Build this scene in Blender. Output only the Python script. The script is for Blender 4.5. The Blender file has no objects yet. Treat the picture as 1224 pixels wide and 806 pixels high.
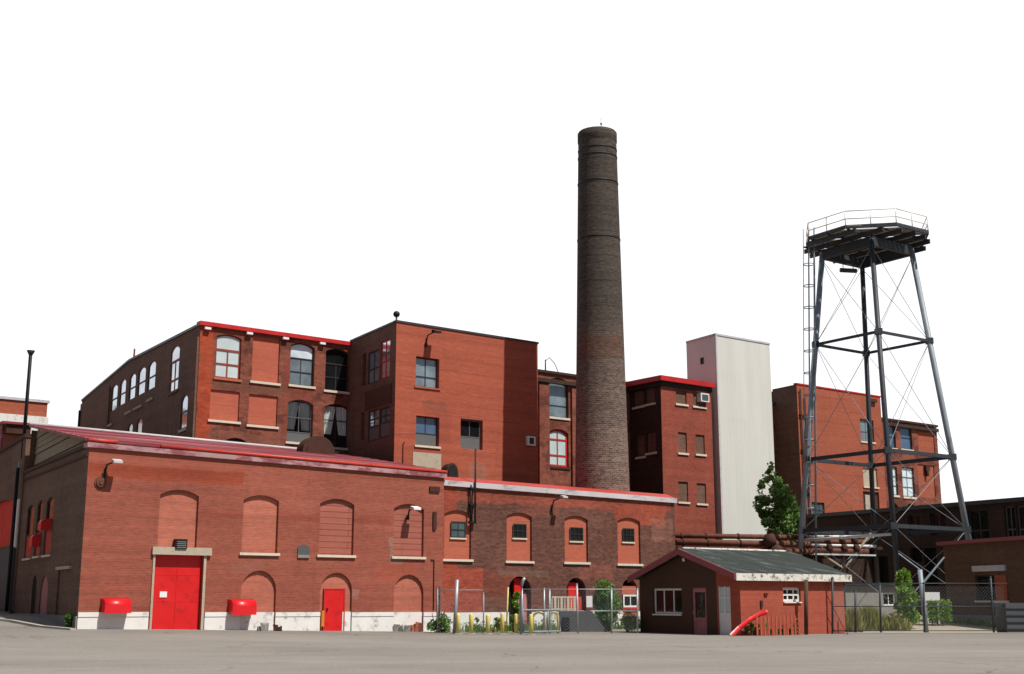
import bpy, bmesh, math, random
from mathutils import Vector, Matrix, geometry
random.seed(7)
R = math.radians
scn = bpy.context.scene
COL = scn.collection

# ------------------------------------------------------------------ camera
F = 1500.0
PITCH = math.atan(314 / 1500)
EYE = 1.65
cP, sP = math.cos(PITCH), math.sin(PITCH)
cam_d = bpy.data.cameras.new('camera')
cam_d.sensor_width = 36
cam_d.lens = 36 * F / 1224
cam_d.clip_end = 6000
cam = bpy.data.objects.new('camera', cam_d)
COL.objects.link(cam)
cam.location = (0, 0, EYE)
cam.rotation_euler = (math.pi / 2 + PITCH, 0, 0)
scn.camera = cam


def ray(px, py):
    u = (px - 612) / F
    v = (403 - py) / F
    return Vector((u, cP - v * sP, sP + v * cP))


def at(px, py, Y):
    r = ray(px, py)
    return Vector((0, 0, EYE)) + r * (Y / r.y)


def ground_z(x, y):
    def ss(a, b, t):
        t = min(1, max(0, (t - a) / (b - a)))
        return t * t * (3 - 2 * t)
    z = 0.0
    z += min(0.75, max(0.0, 0.027 * (-3.6 - x))) * ss(38, 58, y)
    z += 0.5 * ss(66, 80, y) * ss(13, 20, x)
    z += .3 * (1 - ss(-23.5, -19.2, x)) * ss(55.5, 60, y)
    return z


# ------------------------------------------------------------------ materials
def lin(c):
    return tuple(((v / 255) / 12.92 if v / 255 <= .04045 else ((v / 255 + .055) / 1.055) ** 2.4) for v in c)


def rgba(c, k=1.0):
    return (*(v * k for v in lin(c)), 1)


BK = .93      # sunlit brick looks brighter than its base colour


class NT:
    """small node helper"""
    def __init__(s, name):
        s.m = bpy.data.materials.new(name)
        s.m.use_nodes = True
        s.t = s.m.node_tree
        s.b = s.t.nodes['Principled BSDF']

    def n(s, kind, **kw):
        nd = s.t.nodes.new(kind)
        for k, v in kw.items():
            if k.startswith('i_'):
                nd.inputs[k[2:].replace('_', ' ')].default_value = v
            else:
                setattr(nd, k, v)
        return nd

    def l(s, a, b):
        s.t.links.new(a, b)

    def math(s, op, a, b=None, c=None):
        nd = s.t.nodes.new('ShaderNodeMath')
        nd.operation = op
        for i, v in enumerate((a, b, c)):
            if v is None:
                continue
            if isinstance(v, (int, float)):
                nd.inputs[i].default_value = v
            else:
                s.l(v, nd.inputs[i])
        return nd.outputs[0]

    def ramp(s, fac, lo, hi, a=0.0, b=1.0):
        nd = s.n('ShaderNodeMapRange')
        s.l(fac, nd.inputs[0])
        nd.inputs[1].default_value = lo
        nd.inputs[2].default_value = hi
        nd.inputs[3].default_value = a
        nd.inputs[4].default_value = b
        return nd.outputs[0]

    def mix(s, fac, a, b, mode='MIX'):
        nd = s.t.nodes.new('ShaderNodeMix')
        nd.data_type = 'RGBA'
        nd.blend_type = mode
        for i, v in ((0, fac), (6, a), (7, b)):
            if isinstance(v, (int, float)):
                nd.inputs[i].default_value = v
            elif isinstance(v, tuple):
                nd.inputs[i].default_value = v
            else:
                s.l(v, nd.inputs[i])
        return nd.outputs[2]

    def noise(s, vec, scale, detail=4, rough=.55, sx=1, sy=1, sz=1, out=0):
        mp = s.n('ShaderNodeMapping')
        mp.inputs['Scale'].default_value = (sx, sy, sz)
        s.l(vec, mp.inputs[0])
        nd = s.n('ShaderNodeTexNoise', i_Scale=scale, i_Detail=detail, i_Roughness=rough)
        s.l(mp.outputs[0], nd.inputs['Vector'])
        return nd.outputs[out]

    def uv(s):
        return s.n('ShaderNodeTexCoord').outputs['UV']

    def obj(s):
        return s.n('ShaderNodeTexCoord').outputs['Object']

    def bump(s, h, dist, strength=1.0):
        nd = s.n('ShaderNodeBump', i_Distance=dist, i_Strength=strength)
        s.l(h, nd.inputs['Height'])
        s.l(nd.outputs[0], s.b.inputs['Normal'])

    def done(s, col, rough=.8, spec=.3):
        if isinstance(col, tuple):
            s.b.inputs['Base Color'].default_value = col
        else:
            s.l(col, s.b.inputs['Base Color'])
        if isinstance(rough, (int, float)):
            s.b.inputs['Roughness'].default_value = rough
        else:
            s.l(rough, s.b.inputs['Roughness'])
        s.b.inputs['Specular IOR Level'].default_value = spec
        return s.m


def box_mask(t, sep, box, dist, amp, soft=.06):
    s0, s1, z0, z1 = box
    u = t.math('ADD', sep.outputs[0], t.math('MULTIPLY', t.math('SUBTRACT', dist, .5), amp))
    v = t.math('ADD', sep.outputs[1], t.math('MULTIPLY', t.math('SUBTRACT', dist, .5), amp * .7))
    a = t.math('SUBTRACT', (s1 - s0) / 2, t.math('ABSOLUTE', t.math('SUBTRACT', u, (s0 + s1) / 2)))
    b = t.math('SUBTRACT', (z1 - z0) / 2, t.math('ABSOLUTE', t.math('SUBTRACT', v, (z0 + z1) / 2)))
    return t.ramp(t.math('MINIMUM', a, b), 0, soft)


def brick(name, c1, c2, mortar, var=.35, streak=.35, patches=(), worn=None, soot=.25, course=.075, msize=.01, paint=0.0, bw=.22, lines=0):
    """courses of brick in metres on the wall's own UV, with bands, bleached courses, blotches and weather stains"""
    t = NT(name)
    uv = t.uv()
    sep = t.n('ShaderNodeSeparateXYZ')
    t.l(uv, sep.inputs[0])
    br = t.n('ShaderNodeTexBrick', i_Scale=1.0)
    br.inputs['Brick Width'].default_value = bw
    br.inputs['Row Height'].default_value = course
    br.inputs['Mortar Size'].default_value = msize
    br.inputs['Mortar Smooth'].default_value = .3
    br.inputs['Bias'].default_value = -.1
    br.inputs['Color1'].default_value = rgba(c1, BK)
    br.inputs['Color2'].default_value = rgba(c2, BK)
    br.inputs['Mortar'].default_value = rgba(mortar, BK)
    t.l(uv, br.inputs['Vector'])
    col = br.outputs['Color']
    if paint:
        col = t.mix(paint, col, rgba(tuple((a + b) / 2 for a, b in zip(c1, c2)), BK))
    if worn:   # a second brick shade showing in blotches
        wcol, thr, sc = worn
        wn = t.noise(uv, sc, 7, .62, 1, 1.3)
        wm = t.ramp(wn, thr, thr + .06)
        col = t.mix(t.math('MULTIPLY', wm, .85), col, rgba(wcol, BK))
    dn = t.noise(uv, .9, 6, .65)
    for box, pc, amp, st in patches:
        m = box_mask(t, sep, box, dn, amp)
        fine = t.ramp(t.noise(uv, 6, 4, .6), .3, .6)
        col = t.mix(t.math('MULTIPLY', m, t.math('MULTIPLY_ADD', fine, .25, st - .25)), col, rgba(pc, BK))
    # individual bricks lighter or darker, horizontal bands of differing courses
    fine = t.noise(uv, 2.2, 5, .7, 1.0, 2.6)
    band = t.noise(uv, 1.0, 5, .62, .05, 2.2)
    big = t.noise(uv, .22, 5, .6)
    k = t.math('ADD', t.ramp(fine, .25, .75, 1 - var * .6, 1 + var * .6), t.ramp(band, .3, .7, -streak * .5, streak * .5))
    k = t.math('ADD', k, t.ramp(big, .3, .7, -soot * .6, soot * .6))
    hsv = t.n('ShaderNodeHueSaturation')
    t.l(col, hsv.inputs['Color'])
    t.l(k, hsv.inputs['Value'])
    col = hsv.outputs[0]
    # sparse bleached brick faces
    chip = t.ramp(t.noise(uv, 3.4, 3, .8, .6, 3.5), .68, .76)
    col = t.mix(t.math('MULTIPLY', chip, .3), col, rgba(tuple(min(255, a * .6 + 90) for a in mortar), BK))
    # rain streaks running down
    run = t.ramp(t.noise(uv, 1.0, 4, .6, 1.6, .12), .56, .74)
    col = t.mix(t.math('MULTIPLY', run, soot * .9), col, rgba((62, 44, 38)))
    if lines:   # open bed joints: wavering dark and pale lines, broken up along their length
        wob = t.math('MULTIPLY', t.noise(uv, .5, 4, .6, 1, .3), .55)
        fr = t.math('FRACT', t.math('MULTIPLY', t.math('ADD', sep.outputs[1], wob), 1 / lines))
        ln = t.math('MULTIPLY', t.ramp(t.math('ABSOLUTE', t.math('SUBTRACT', fr, .5)), .0, .07, 1, 0), t.ramp(t.noise(uv, .6, 4, .65, .5, 2.5), .46, .6))
        col = t.mix(t.math('MULTIPLY', ln, .45), col, rgba((112, 48, 36), BK))
        l2 = t.math('MULTIPLY', t.ramp(t.math('ABSOLUTE', t.math('SUBTRACT', fr, .62)), .0, .06, 1, 0), t.ramp(t.noise(uv, .7, 4, .65, .5, 2.1), .5, .64))
        col = t.mix(t.math('MULTIPLY', l2, .4), col, rgba((196, 128, 108), BK))
    t.bump(t.math('ADD', br.outputs['Fac'], t.math('MULTIPLY', fine, -.8)), -.01, .5)
    return t.done(col, .88, .2)


def plain(name, c, var=.12, rough=.6, spec=.4, metal=0.0, scale=2.0, dirt=None, bump=0, sx=1, sy=1, sz=1):
    t = NT(name)
    o = t.obj()
    nz = t.noise(o, scale, 6, .62, sx, sy, sz)
    hsv = t.n('ShaderNodeHueSaturation')
    hsv.inputs['Color'].default_value = rgba(c)
    t.l(t.ramp(nz, .25, .75, 1 - var, 1 + var), hsv.inputs['Value'])
    col = hsv.outputs[0]
    if dirt:
        dc, lo, amt = dirt
        dn = t.noise(o, scale * 1.7, 7, .68, sx, sy, sz)
        col = t.mix(t.math('MULTIPLY', t.ramp(dn, lo, lo + .12), amt), col, rgba(dc))
    t.b.inputs['Metallic'].default_value = metal
    if bump:
        t.bump(nz, bump, 1)
    return t.done(col, t.ramp(nz, .2, .8, max(0, rough - .12), min(1, rough + .12)), spec)


def glass(name, c, rough=.06, spec=.9, var=.35, ior=1.7):
    t = NT(name)
    o = t.obj()
    nz = t.noise(o, .9, 4, .6)
    hsv = t.n('ShaderNodeHueSaturation')
    hsv.inputs['Color'].default_value = rgba(c)
    t.l(t.ramp(nz, .3, .7, 1 - var, 1 + var), hsv.inputs['Value'])
    t.b.inputs['IOR'].default_value = ior
    wav = t.noise(o, .8, 2, .5)
    t.bump(wav, .012, 1)
    return t.done(hsv.outputs[0], rough, spec)


def clear_glass(name):
    t = NT(name)
    tr = t.n('ShaderNodeBsdfTransparent')
    tr.inputs[0].default_value = (.86, .9, .9, 1)
    gl = t.n('ShaderNodeBsdfGlossy', i_Roughness=.05)
    gl.inputs[0].default_value = (.9, .95, 1, 1)
    fr = t.n('ShaderNodeFresnel', i_IOR=1.55)
    mx = t.n('ShaderNodeMixShader')
    t.l(t.math('MINIMUM', t.math('MULTIPLY', fr.outputs[0], 2.0), 1.0), mx.inputs[0])
    t.l(tr.outputs[0], mx.inputs[1])
    t.l(gl.outputs[0], mx.inputs[2])
    t.l(mx.outputs[0], t.t.nodes['Material Output'].inputs[0])
    return t.m


def foliage(name, c, rough=.6):
    t = NT(name)
    g = t.n('ShaderNodeNewGeometry')
    r = g.outputs['Random Per Island']
    hsv = t.n('ShaderNodeHueSaturation')
    hsv.inputs['Color'].default_value = rgba(c)
    t.l(t.ramp(r, 0, 1, .47, .53), hsv.inputs['Hue'])
    nz = t.noise(t.obj(), 1.4, 3, .6)
    t.l(t.math('MULTIPLY', t.ramp(r, 0, 1, .55, 1.45), t.ramp(nz, .3, .7, .65, 1.3)), hsv.inputs['Value'])
    m = t.done(hsv.outputs[0], rough, .35)
    tl = t.n('ShaderNodeBsdfTranslucent')
    t.l(hsv.outputs[0], tl.inputs[0])
    mx = t.n('ShaderNodeMixShader', i_Fac=.35)
    t.l(t.b.outputs[0], mx.inputs[1])
    t.l(tl.outputs[0], mx.inputs[2])
    t.l(mx.outputs[0], t.t.nodes['Material Output'].inputs[0])
    return m


def roof_metal(name, c, pale, dark, amt=.5):
    """faded standing-seam sheet: streaks follow UV u (along the eave), weathering across"""
    t = NT(name)
    uv = t.uv()
    a = t.noise(uv, 1, 6, .65, .07, 3.4)
    b = t.noise(uv, 1, 5, .6, .35, .9)
    col = t.mix(t.math('MULTIPLY', t.ramp(a, .48, .68), amt), rgba(c), rgba(pale))
    col = t.mix(t.math('MULTIPLY', t.ramp(b, .55, .75), .6), col, rgba(dark))
    t.bump(a, .02, 1)
    return t.done(col, .6, .35)


M = {}
M['brick_a'] = brick('painted_red_brick', (158, 85, 68), (142, 73, 58), (152, 97, 82), .26, .34, (
    ((0.0, 7.6, 7.0, 7.75), (150, 66, 42), .5, .8), ((0.0, 7.8, 7.62, 8.4), (160, 88, 72), .35, .8),
    ((15.9, 16.8, 3.45, 4.95), (150, 118, 104), .9, .85), ((15.2, 17.6, 2.6, 3.5), (164, 84, 66), 1.0, .7),
    ((13.6, 14.2, 1.7, 2.2), (160, 124, 112), .6, .6), ((7.1, 8.9, 2.9, 3.4), (150, 100, 88), 1.3, .5),
    ((1.0, 3.9, .9, 1.4), (128, 62, 50), .6, .6), ((5.0, 16, 5.4, 5.9), (140, 64, 50), .9, .45)), soot=.22)
M['brick_fill'] = brick('infill_brick', (186, 108, 88), (174, 97, 78), (180, 118, 100), .2, .4, soot=.18)
M['brick_fill_pale'] = brick('ridged_infill_brick', (170, 102, 88), (160, 94, 80), (128, 72, 60), .16, .3, soot=.12, course=.3, msize=.022, bw=9)
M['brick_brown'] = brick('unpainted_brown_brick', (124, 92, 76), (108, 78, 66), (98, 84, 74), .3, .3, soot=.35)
M['brick_b'] = brick('dark_worn_brick', (114, 70, 58), (84, 50, 43), (112, 86, 76), .8, .3, (
    ((-1, 17.0, 6.85, 8), (148, 76, 60), .9, .9), ((12.4, 16.6, 6.0, 7.3), (158, 76, 56), 1.3, .9),
    ((-1, 1.0, 2.2, 8), (152, 70, 52), .9, .9), ((-1, 2.75, 0, 3.35), (160, 76, 58), .35, 1.0),
    ((2.7, 5.6, 1.3, 3.3), (132, 66, 52), 1.8, .7), ((9.6, 12.2, 2.7, 3.7), (140, 84, 72), 1.2, .7),
    ((5.4, 8.1, 6.2, 6.9), (140, 80, 66), 1.2, .6), ((3.7, 7.4, 2.9, 3.3), (120, 96, 84), .7, .6),
    ((2.8, 6, .8, 1.9), (112, 88, 76), .8, .6), ((15.4, 17.2, 5.2, 6.6), (140, 96, 84), 1.4, .6)), soot=.3)
M['brick_h'] = brick('weathered_mill_brick', (146, 78, 60), (118, 66, 54), (130, 92, 78), .55, .3, (
    ((0, .95, 10, 18.4), (170, 72, 42), .8, .8), ((1, 7.2, 14.4, 15.3), (112, 76, 62), .8, .8),
    ((.8, 5.8, 9.5, 11.9), (140, 88, 72), 1.0, .7), ((5.8, 8, 12, 17), (128, 62, 48), .8, .6)), worn=((98, 56, 47), .5, .55), soot=.4)
M['brick_panel'] = brick('smooth_infill_brick', (186, 101, 79), (176, 94, 72), (180, 104, 84), .12, .2, soot=.1, lines=.5)
M['brick_m'] = brick('orange_red_brick', (174, 90, 68), (162, 80, 60), (162, 96, 76), .18, .34, (
    ((2.1, 4.2, 11.2, 13.4), (156, 82, 64), .7, .75), ((2.0, 3.9, 13.3, 13.9), (140, 84, 68), .5, .7), ((5.6, 7.0, 9.0, 10.2), (150, 110, 92), .9, .6)), soot=.12, lines=.72)
M['brick_r'] = brick('red_brown_brick', (158, 76, 60), (136, 66, 52), (136, 86, 72), .35, .3, soot=.3)
M['brick_rdark'] = brick('dark_shaded_brick', (72, 53, 45), (56, 43, 37), (62, 50, 45), .4, .3, soot=.4)  # dark brick; on the stair tower's left wall shade is put into its colour
M['brick_e'] = brick('even_orange_brick', (170, 92, 68), (158, 82, 60), (156, 92, 72), .16, .2, soot=.16, lines=1.1)
M['brick_g'] = brick('brown_annex_brick', (112, 84, 66), (96, 72, 58), (90, 76, 64), .25, .25, soot=.3)
M['brick_gate'] = brick('gatehouse_brick', (180, 88, 68), (166, 78, 60), (160, 90, 72), .2, .25, (
    ((0, 8, 0, 2.0), (162, 82, 66), .4, .5), ((6.3, 7.2, .4, 2.2), (156, 100, 84), .9, .7)), soot=.2)
M['siding_dark'] = plain('dark_brown_siding', (74, 50, 38), .14, .7, .3, sz=6)
M['white_base'] = plain('whitewashed_concrete', (222, 220, 216), .06, .85, .2, scale=1.2, dirt=((120, 112, 104), .56, .6), bump=.02)
M['stone'] = plain('pale_stone', (206, 196, 178), .1, .85, .2, scale=3, dirt=((120, 104, 88), .6, .5))
M['lintel'] = plain('weathered_stone', (176, 164, 146), .12, .9, .2, scale=3, dirt=((110, 96, 84), .56, .6))
M['red_paint'] = plain('red_gloss_paint', (206, 22, 24), .08, .5, .4, scale=1.3, dirt=((150, 26, 24), .54, .6))
M['red_hood'] = plain('red_hood_paint', (214, 26, 34), .06, .38, .5, scale=2, dirt=((150, 26, 28), .62, .4))
M['red_trim'] = plain('red_roof_trim', (184, 34, 32), .2, .5, .4, scale=1.3, dirt=((140, 40, 40), .55, .6))
M['orange_trim'] = plain('orange_red_gutter', (186, 62, 46), .25, .5, .4, scale=1.0, dirt=((150, 60, 50), .54, .6))
M['flashing'] = plain('pale_pink_flashing', (170, 132, 136), .25, .55, .4, scale=1.5, dirt=((128, 56, 62), .47, .85), sx=.4, sy=.4)
M['flashing_grey'] = plain('grey_flashing', (190, 186, 188), .15, .5, .4, scale=1.5, dirt=((120, 96, 100), .55, .6), sx=.4, sy=.4)
M['roof_red'] = roof_metal('faded_red_sheet_roof', (128, 50, 57), (190, 140, 146), (92, 40, 46), .75)
M['roof_red2'] = roof_metal('red_sheet_roof', (164, 54, 46), (186, 92, 80), (120, 46, 42), .5)
M['shingle'] = plain('dark_green_grey_shingle', (46, 52, 50), .4, .9, .2, scale=.9, dirt=((112, 120, 116), .54, .5), sx=.4, sy=1.8, bump=.03)
M['tar'] = plain('tar_roof', (70, 66, 64), .2, .9, .2)
M['peel_white'] = plain('peeling_white_paint', (214, 210, 200), .08, .8, .2, scale=2.5, dirt=((70, 62, 54), .52, .95))
M['maroon'] = plain('maroon_fascia', (142, 76, 82), .12, .6, .3)
M['frame_dark'] = plain('dark_window_frame', (52, 50, 50), .1, .6, .3)
M['frame_redbrown'] = plain('red_brown_window_frame', (136, 62, 48), .12, .65, .3)
M['frame_red'] = plain('red_window_frame', (178, 42, 40), .1, .55, .3)
M['frame_white'] = plain('white_window_frame', (222, 220, 214), .06, .6, .3)
M['frame_grey'] = plain('grey_window_panel', (96, 98, 98), .1, .7, .3)
M['glass_sky'] = glass('sky_reflecting_glass', (112, 128, 136))
M['glass_dark'] = glass('dark_glass', (24, 26, 28), spec=.4, ior=1.4)
M['glass_pale'] = glass('whitened_glass', (186, 204, 204), .25, .5, .1)
M['glass_bright'] = glass('bright_glass', (206, 222, 230), .12, .7, .2)
M['glass_blue'] = glass('blue_sheeted_glass', (72, 98, 128), .2, .6, .15)
M['glass_left'] = glass('cloud_reflecting_glass', (178, 190, 200), .08, .8, .25)
M['glass_left'].node_tree.nodes['Principled BSDF'].inputs['Metallic'].default_value = .75
M['glass_block'] = glass('glass_block', (70, 86, 88), .25, .5, .2)
M['glass_clear'] = clear_glass('clear_glass')
M['curtain'] = plain('white_net_curtain', (238, 242, 240), .12, .9, .1, scale=4, sx=4, sy=4, sz=.4)
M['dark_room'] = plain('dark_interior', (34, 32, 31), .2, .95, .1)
M['steel_dark'] = plain('dark_painted_steel', (52, 58, 64), .16, .55, .4, scale=1.5, dirt=((88, 76, 66), .58, .5))
M['steel_grey'] = plain('blue_grey_steel', (134, 146, 154), .14, .5, .45, scale=1.2, dirt=((84, 74, 66), .56, .6), sz=.5)
M['steel_black'] = plain('black_iron', (28, 28, 29), .2, .6, .3)
M['galv'] = plain('galvanised_steel', (158, 164, 168), .12, .45, .5, metal=.3, scale=3)
M['timber'] = plain('weathered_deck_timber', (150, 138, 118), .3, .85, .2, scale=1.5, sx=.5, sy=4)
M['rust'] = plain('rusted_pipe', (108, 68, 54), .25, .8, .25, scale=1.6, dirt=((84, 52, 42), .5, .7))
M['rust_dark'] = plain('dark_rust', (72, 48, 40), .3, .85, .2, scale=2)
M['silver'] = plain('silver_pipe_lagging', (206, 206, 204), .08, .45, .4, scale=2, dirt=((140, 90, 70), .6, .6))
M['yellow'] = plain('yellow_bollard_paint', (214, 198, 112), .1, .55, .4, scale=3, dirt=((176, 150, 90), .58, .6))
M['orange'] = plain('orange_paint', (206, 122, 40), .08, .6, .3)
M['pink_paint'] = plain('faded_pink_paint', (176, 112, 112), .1, .75, .25)
M['concrete'] = plain('grey_concrete', (134, 132, 128), .12, .9, .2, scale=1.4, dirt=((90, 86, 82), .58, .5))
M['concrete_dark'] = plain('dark_grey_panel', (84, 86, 88), .1, .8, .25, scale=2)
M['white_sign'] = plain('white_sheet', (226, 226, 226), .03, .6, .3)
M['leaf'] = foliage('tree_leaves', (118, 150, 78))
M['leaf_shrub'] = foliage('shrub_leaves', (92, 128, 52))
M['leaf_bright'] = foliage('bright_shrub_leaves', (122, 154, 58))
M['weed'] = foliage('dry_weeds', (140, 140, 76))
M['bark'] = plain('bark', (84, 68, 54), .25, .95, .1, scale=4, sz=.3, bump=.02)


def ribbed(name, c):
    t = NT(name)
    uv = t.uv()
    sep = t.n('ShaderNodeSeparateXYZ')
    t.l(uv, sep.inputs[0])
    w = t.math('SINE', t.math('MULTIPLY', sep.outputs[0], 2 * math.pi / .3))
    nz = t.noise(uv, .5, 6, .6, 1.5, .15)
    hsv = t.n('ShaderNodeHueSaturation')
    hsv.inputs['Color'].default_value = rgba(c)
    t.l(t.ramp(nz, .3, .7, .93, 1.05), hsv.inputs['Value'])
    run = t.ramp(t.noise(uv, 1, 5, .6, .9, .05), .58, .74)
    band = t.ramp(t.noise(uv, 1, 3, .6, .05, .25), .55, .7)
    col = t.mix(t.math('MULTIPLY', run, .25), hsv.outputs[0], rgba((150, 146, 134)))
    col = t.mix(t.math('MULTIPLY', band, .16), col, rgba((168, 164, 152)))
    t.bump(w, .012, .35)
    return t.done(col, .55, .35)


M['ribbed_white'] = ribbed('ribbed_white_siding', (206, 206, 199))


def chimney_mat():
    t = NT('soot_stained_chimney_brick')
    uv = t.uv()
    sep = t.n('ShaderNodeSeparateXYZ')
    t.l(uv, sep.inputs[0])
    br = t.n('ShaderNodeTexBrick', i_Scale=1.0)
    br.inputs['Brick Width'].default_value = .3
    br.inputs['Row Height'].default_value = .12
    br.inputs['Mortar Size'].default_value = .014
    br.inputs['Color1'].default_value = rgba((126, 102, 91))
    br.inputs['Color2'].default_value = rgba((84, 68, 60))
    br.inputs['Mortar'].default_value = rgba((146, 132, 122))
    t.l(uv, br.inputs['Vector'])
    fine = t.noise(uv, 2.6, 5, .75, 1.2, 2.2)
    band = t.noise(uv, 1, 5, .65, .1, 1.4)
    big = t.noise(uv, .35, 5, .6)
    up = t.ramp(t.math('ADD', sep.outputs[1], t.math('MULTIPLY', big, 5)), 14, 23)
    col = t.mix(t.math('MULTIPLY', up, .8), br.outputs['Color'], rgba((62, 60, 56)))
    red = t.math('MULTIPLY', box_mask(t, sep, (-9, 9, 16.2, 18.4), big, 3.0, .6), t.ramp(fine, .35, .6))
    col = t.mix(t.math('MULTIPLY', red, .6), col, rgba((112, 66, 48)))
    hsv = t.n('ShaderNodeHueSaturation')
    t.l(col, hsv.inputs['Color'])
    k = t.math('MULTIPLY', t.ramp(fine, .25, .75, .45, 1.55), t.ramp(band, .3, .7, .8, 1.2))
    t.l(k, hsv.inputs['Value'])
    ring = t.math('LESS_THAN', t.math('FRACT', t.math('MULTIPLY', sep.outputs[1], 1 / 1.65)), .035)
    col = t.mix(t.math('MULTIPLY', t.math('MULTIPLY', ring, up), .55), hsv.outputs[0], rgba((40, 36, 32)))
    t.bump(t.math('ADD', br.outputs['Fac'], t.math('MULTIPLY', fine, -1.5)), -.03, .8)
    return t.done(col, .92, .15)


M['chimney'] = chimney_mat()


def asphalt():
    t = NT('worn_asphalt')
    o = t.n('ShaderNodeTexCoord').outputs['Object']
    big = t.noise(o, .06, 6, .6, 1, 2.2)
    mid = t.noise(o, .5, 6, .7, .8, 1.3)
    fine = t.noise(o, 9, 5, .8)
    hsv = t.n('ShaderNodeHueSaturation')
    hsv.inputs['Color'].default_value = rgba((127, 122, 115))
    k = t.math('MULTIPLY', t.ramp(big, .3, .7, .8, 1.15), t.math('MULTIPLY', t.ramp(mid, .25, .75, .9, 1.1), t.ramp(fine, .25, .75, .72, 1.28)))
    t.l(k, hsv.inputs['Value'])
    col = hsv.outputs[0]
    vor = t.n('ShaderNodeTexVoronoi', feature='DISTANCE_TO_EDGE', i_Scale=.16)
    wob = t.n('ShaderNodeVectorMath', operation='ADD')
    nz = t.n('ShaderNodeTexNoise', i_Scale=.5, i_Detail=5)
    t.l(o, nz.inputs['Vector'])
    sc = t.n('ShaderNodeVectorMath', operation='SCALE')
    t.l(nz.outputs['Color'], sc.inputs[0])
    sc.inputs['Scale'].default_value = 3.0
    t.l(o, wob.inputs[0])
    t.l(sc.outputs[0], wob.inputs[1])
    t.l(wob.outputs[0], vor.inputs['Vector'])
    crack = t.ramp(vor.outputs['Distance'], .0, .012, 1, 0)
    crack = t.math('MULTIPLY', crack, t.ramp(t.noise(o, .12, 3), .48, .6))
    col = t.mix(t.math('MULTIPLY', crack, .75), col, rgba((70, 66, 62)))
    oil = t.ramp(t.noise(o, .22, 6, .7, .5, 1.8), .62, .74)
    col = t.mix(t.math('MULTIPLY', oil, .5), col, rgba((92, 86, 80)))
    yel = t.math('MULTIPLY', t.ramp(t.noise(o, .35, 5, .7, .25, 1.6), .6, .7), t.ramp(t.noise(o, 3, 4, .7), .45, .6))
    col = t.mix(t.math('MULTIPLY', yel, .35), col, rgba((196, 160, 104)))
    t.bump(fine, .01, .6)
    return t.done(col, .9, .25)


M['asphalt'] = asphalt()
M['kerb'] = plain('pale_kerb_concrete', (164, 158, 148), .12, .9, .2, scale=1.0)
M['gravel'] = plain('pale_gravel', (150, 140, 124), .25, .95, .1, scale=5)


# ------------------------------------------------------------------ objects
def thing(name, loc, label, cat, group=None):
    o = bpy.data.objects.new(name, None)
    COL.objects.link(o)
    o.location = loc
    o.empty_display_size = .5
    o['label'] = label
    o['category'] = cat
    if group:
        o['group'] = group
    return o


def tag(o, label, cat, group=None):
    o['label'] = label
    o['category'] = cat
    if group:
        o['group'] = group
    return o


def base_of(o):
    v = Vector((0, 0, 0))
    while o is not None:
        v = v + o.location
        o = o.parent
    return v


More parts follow.
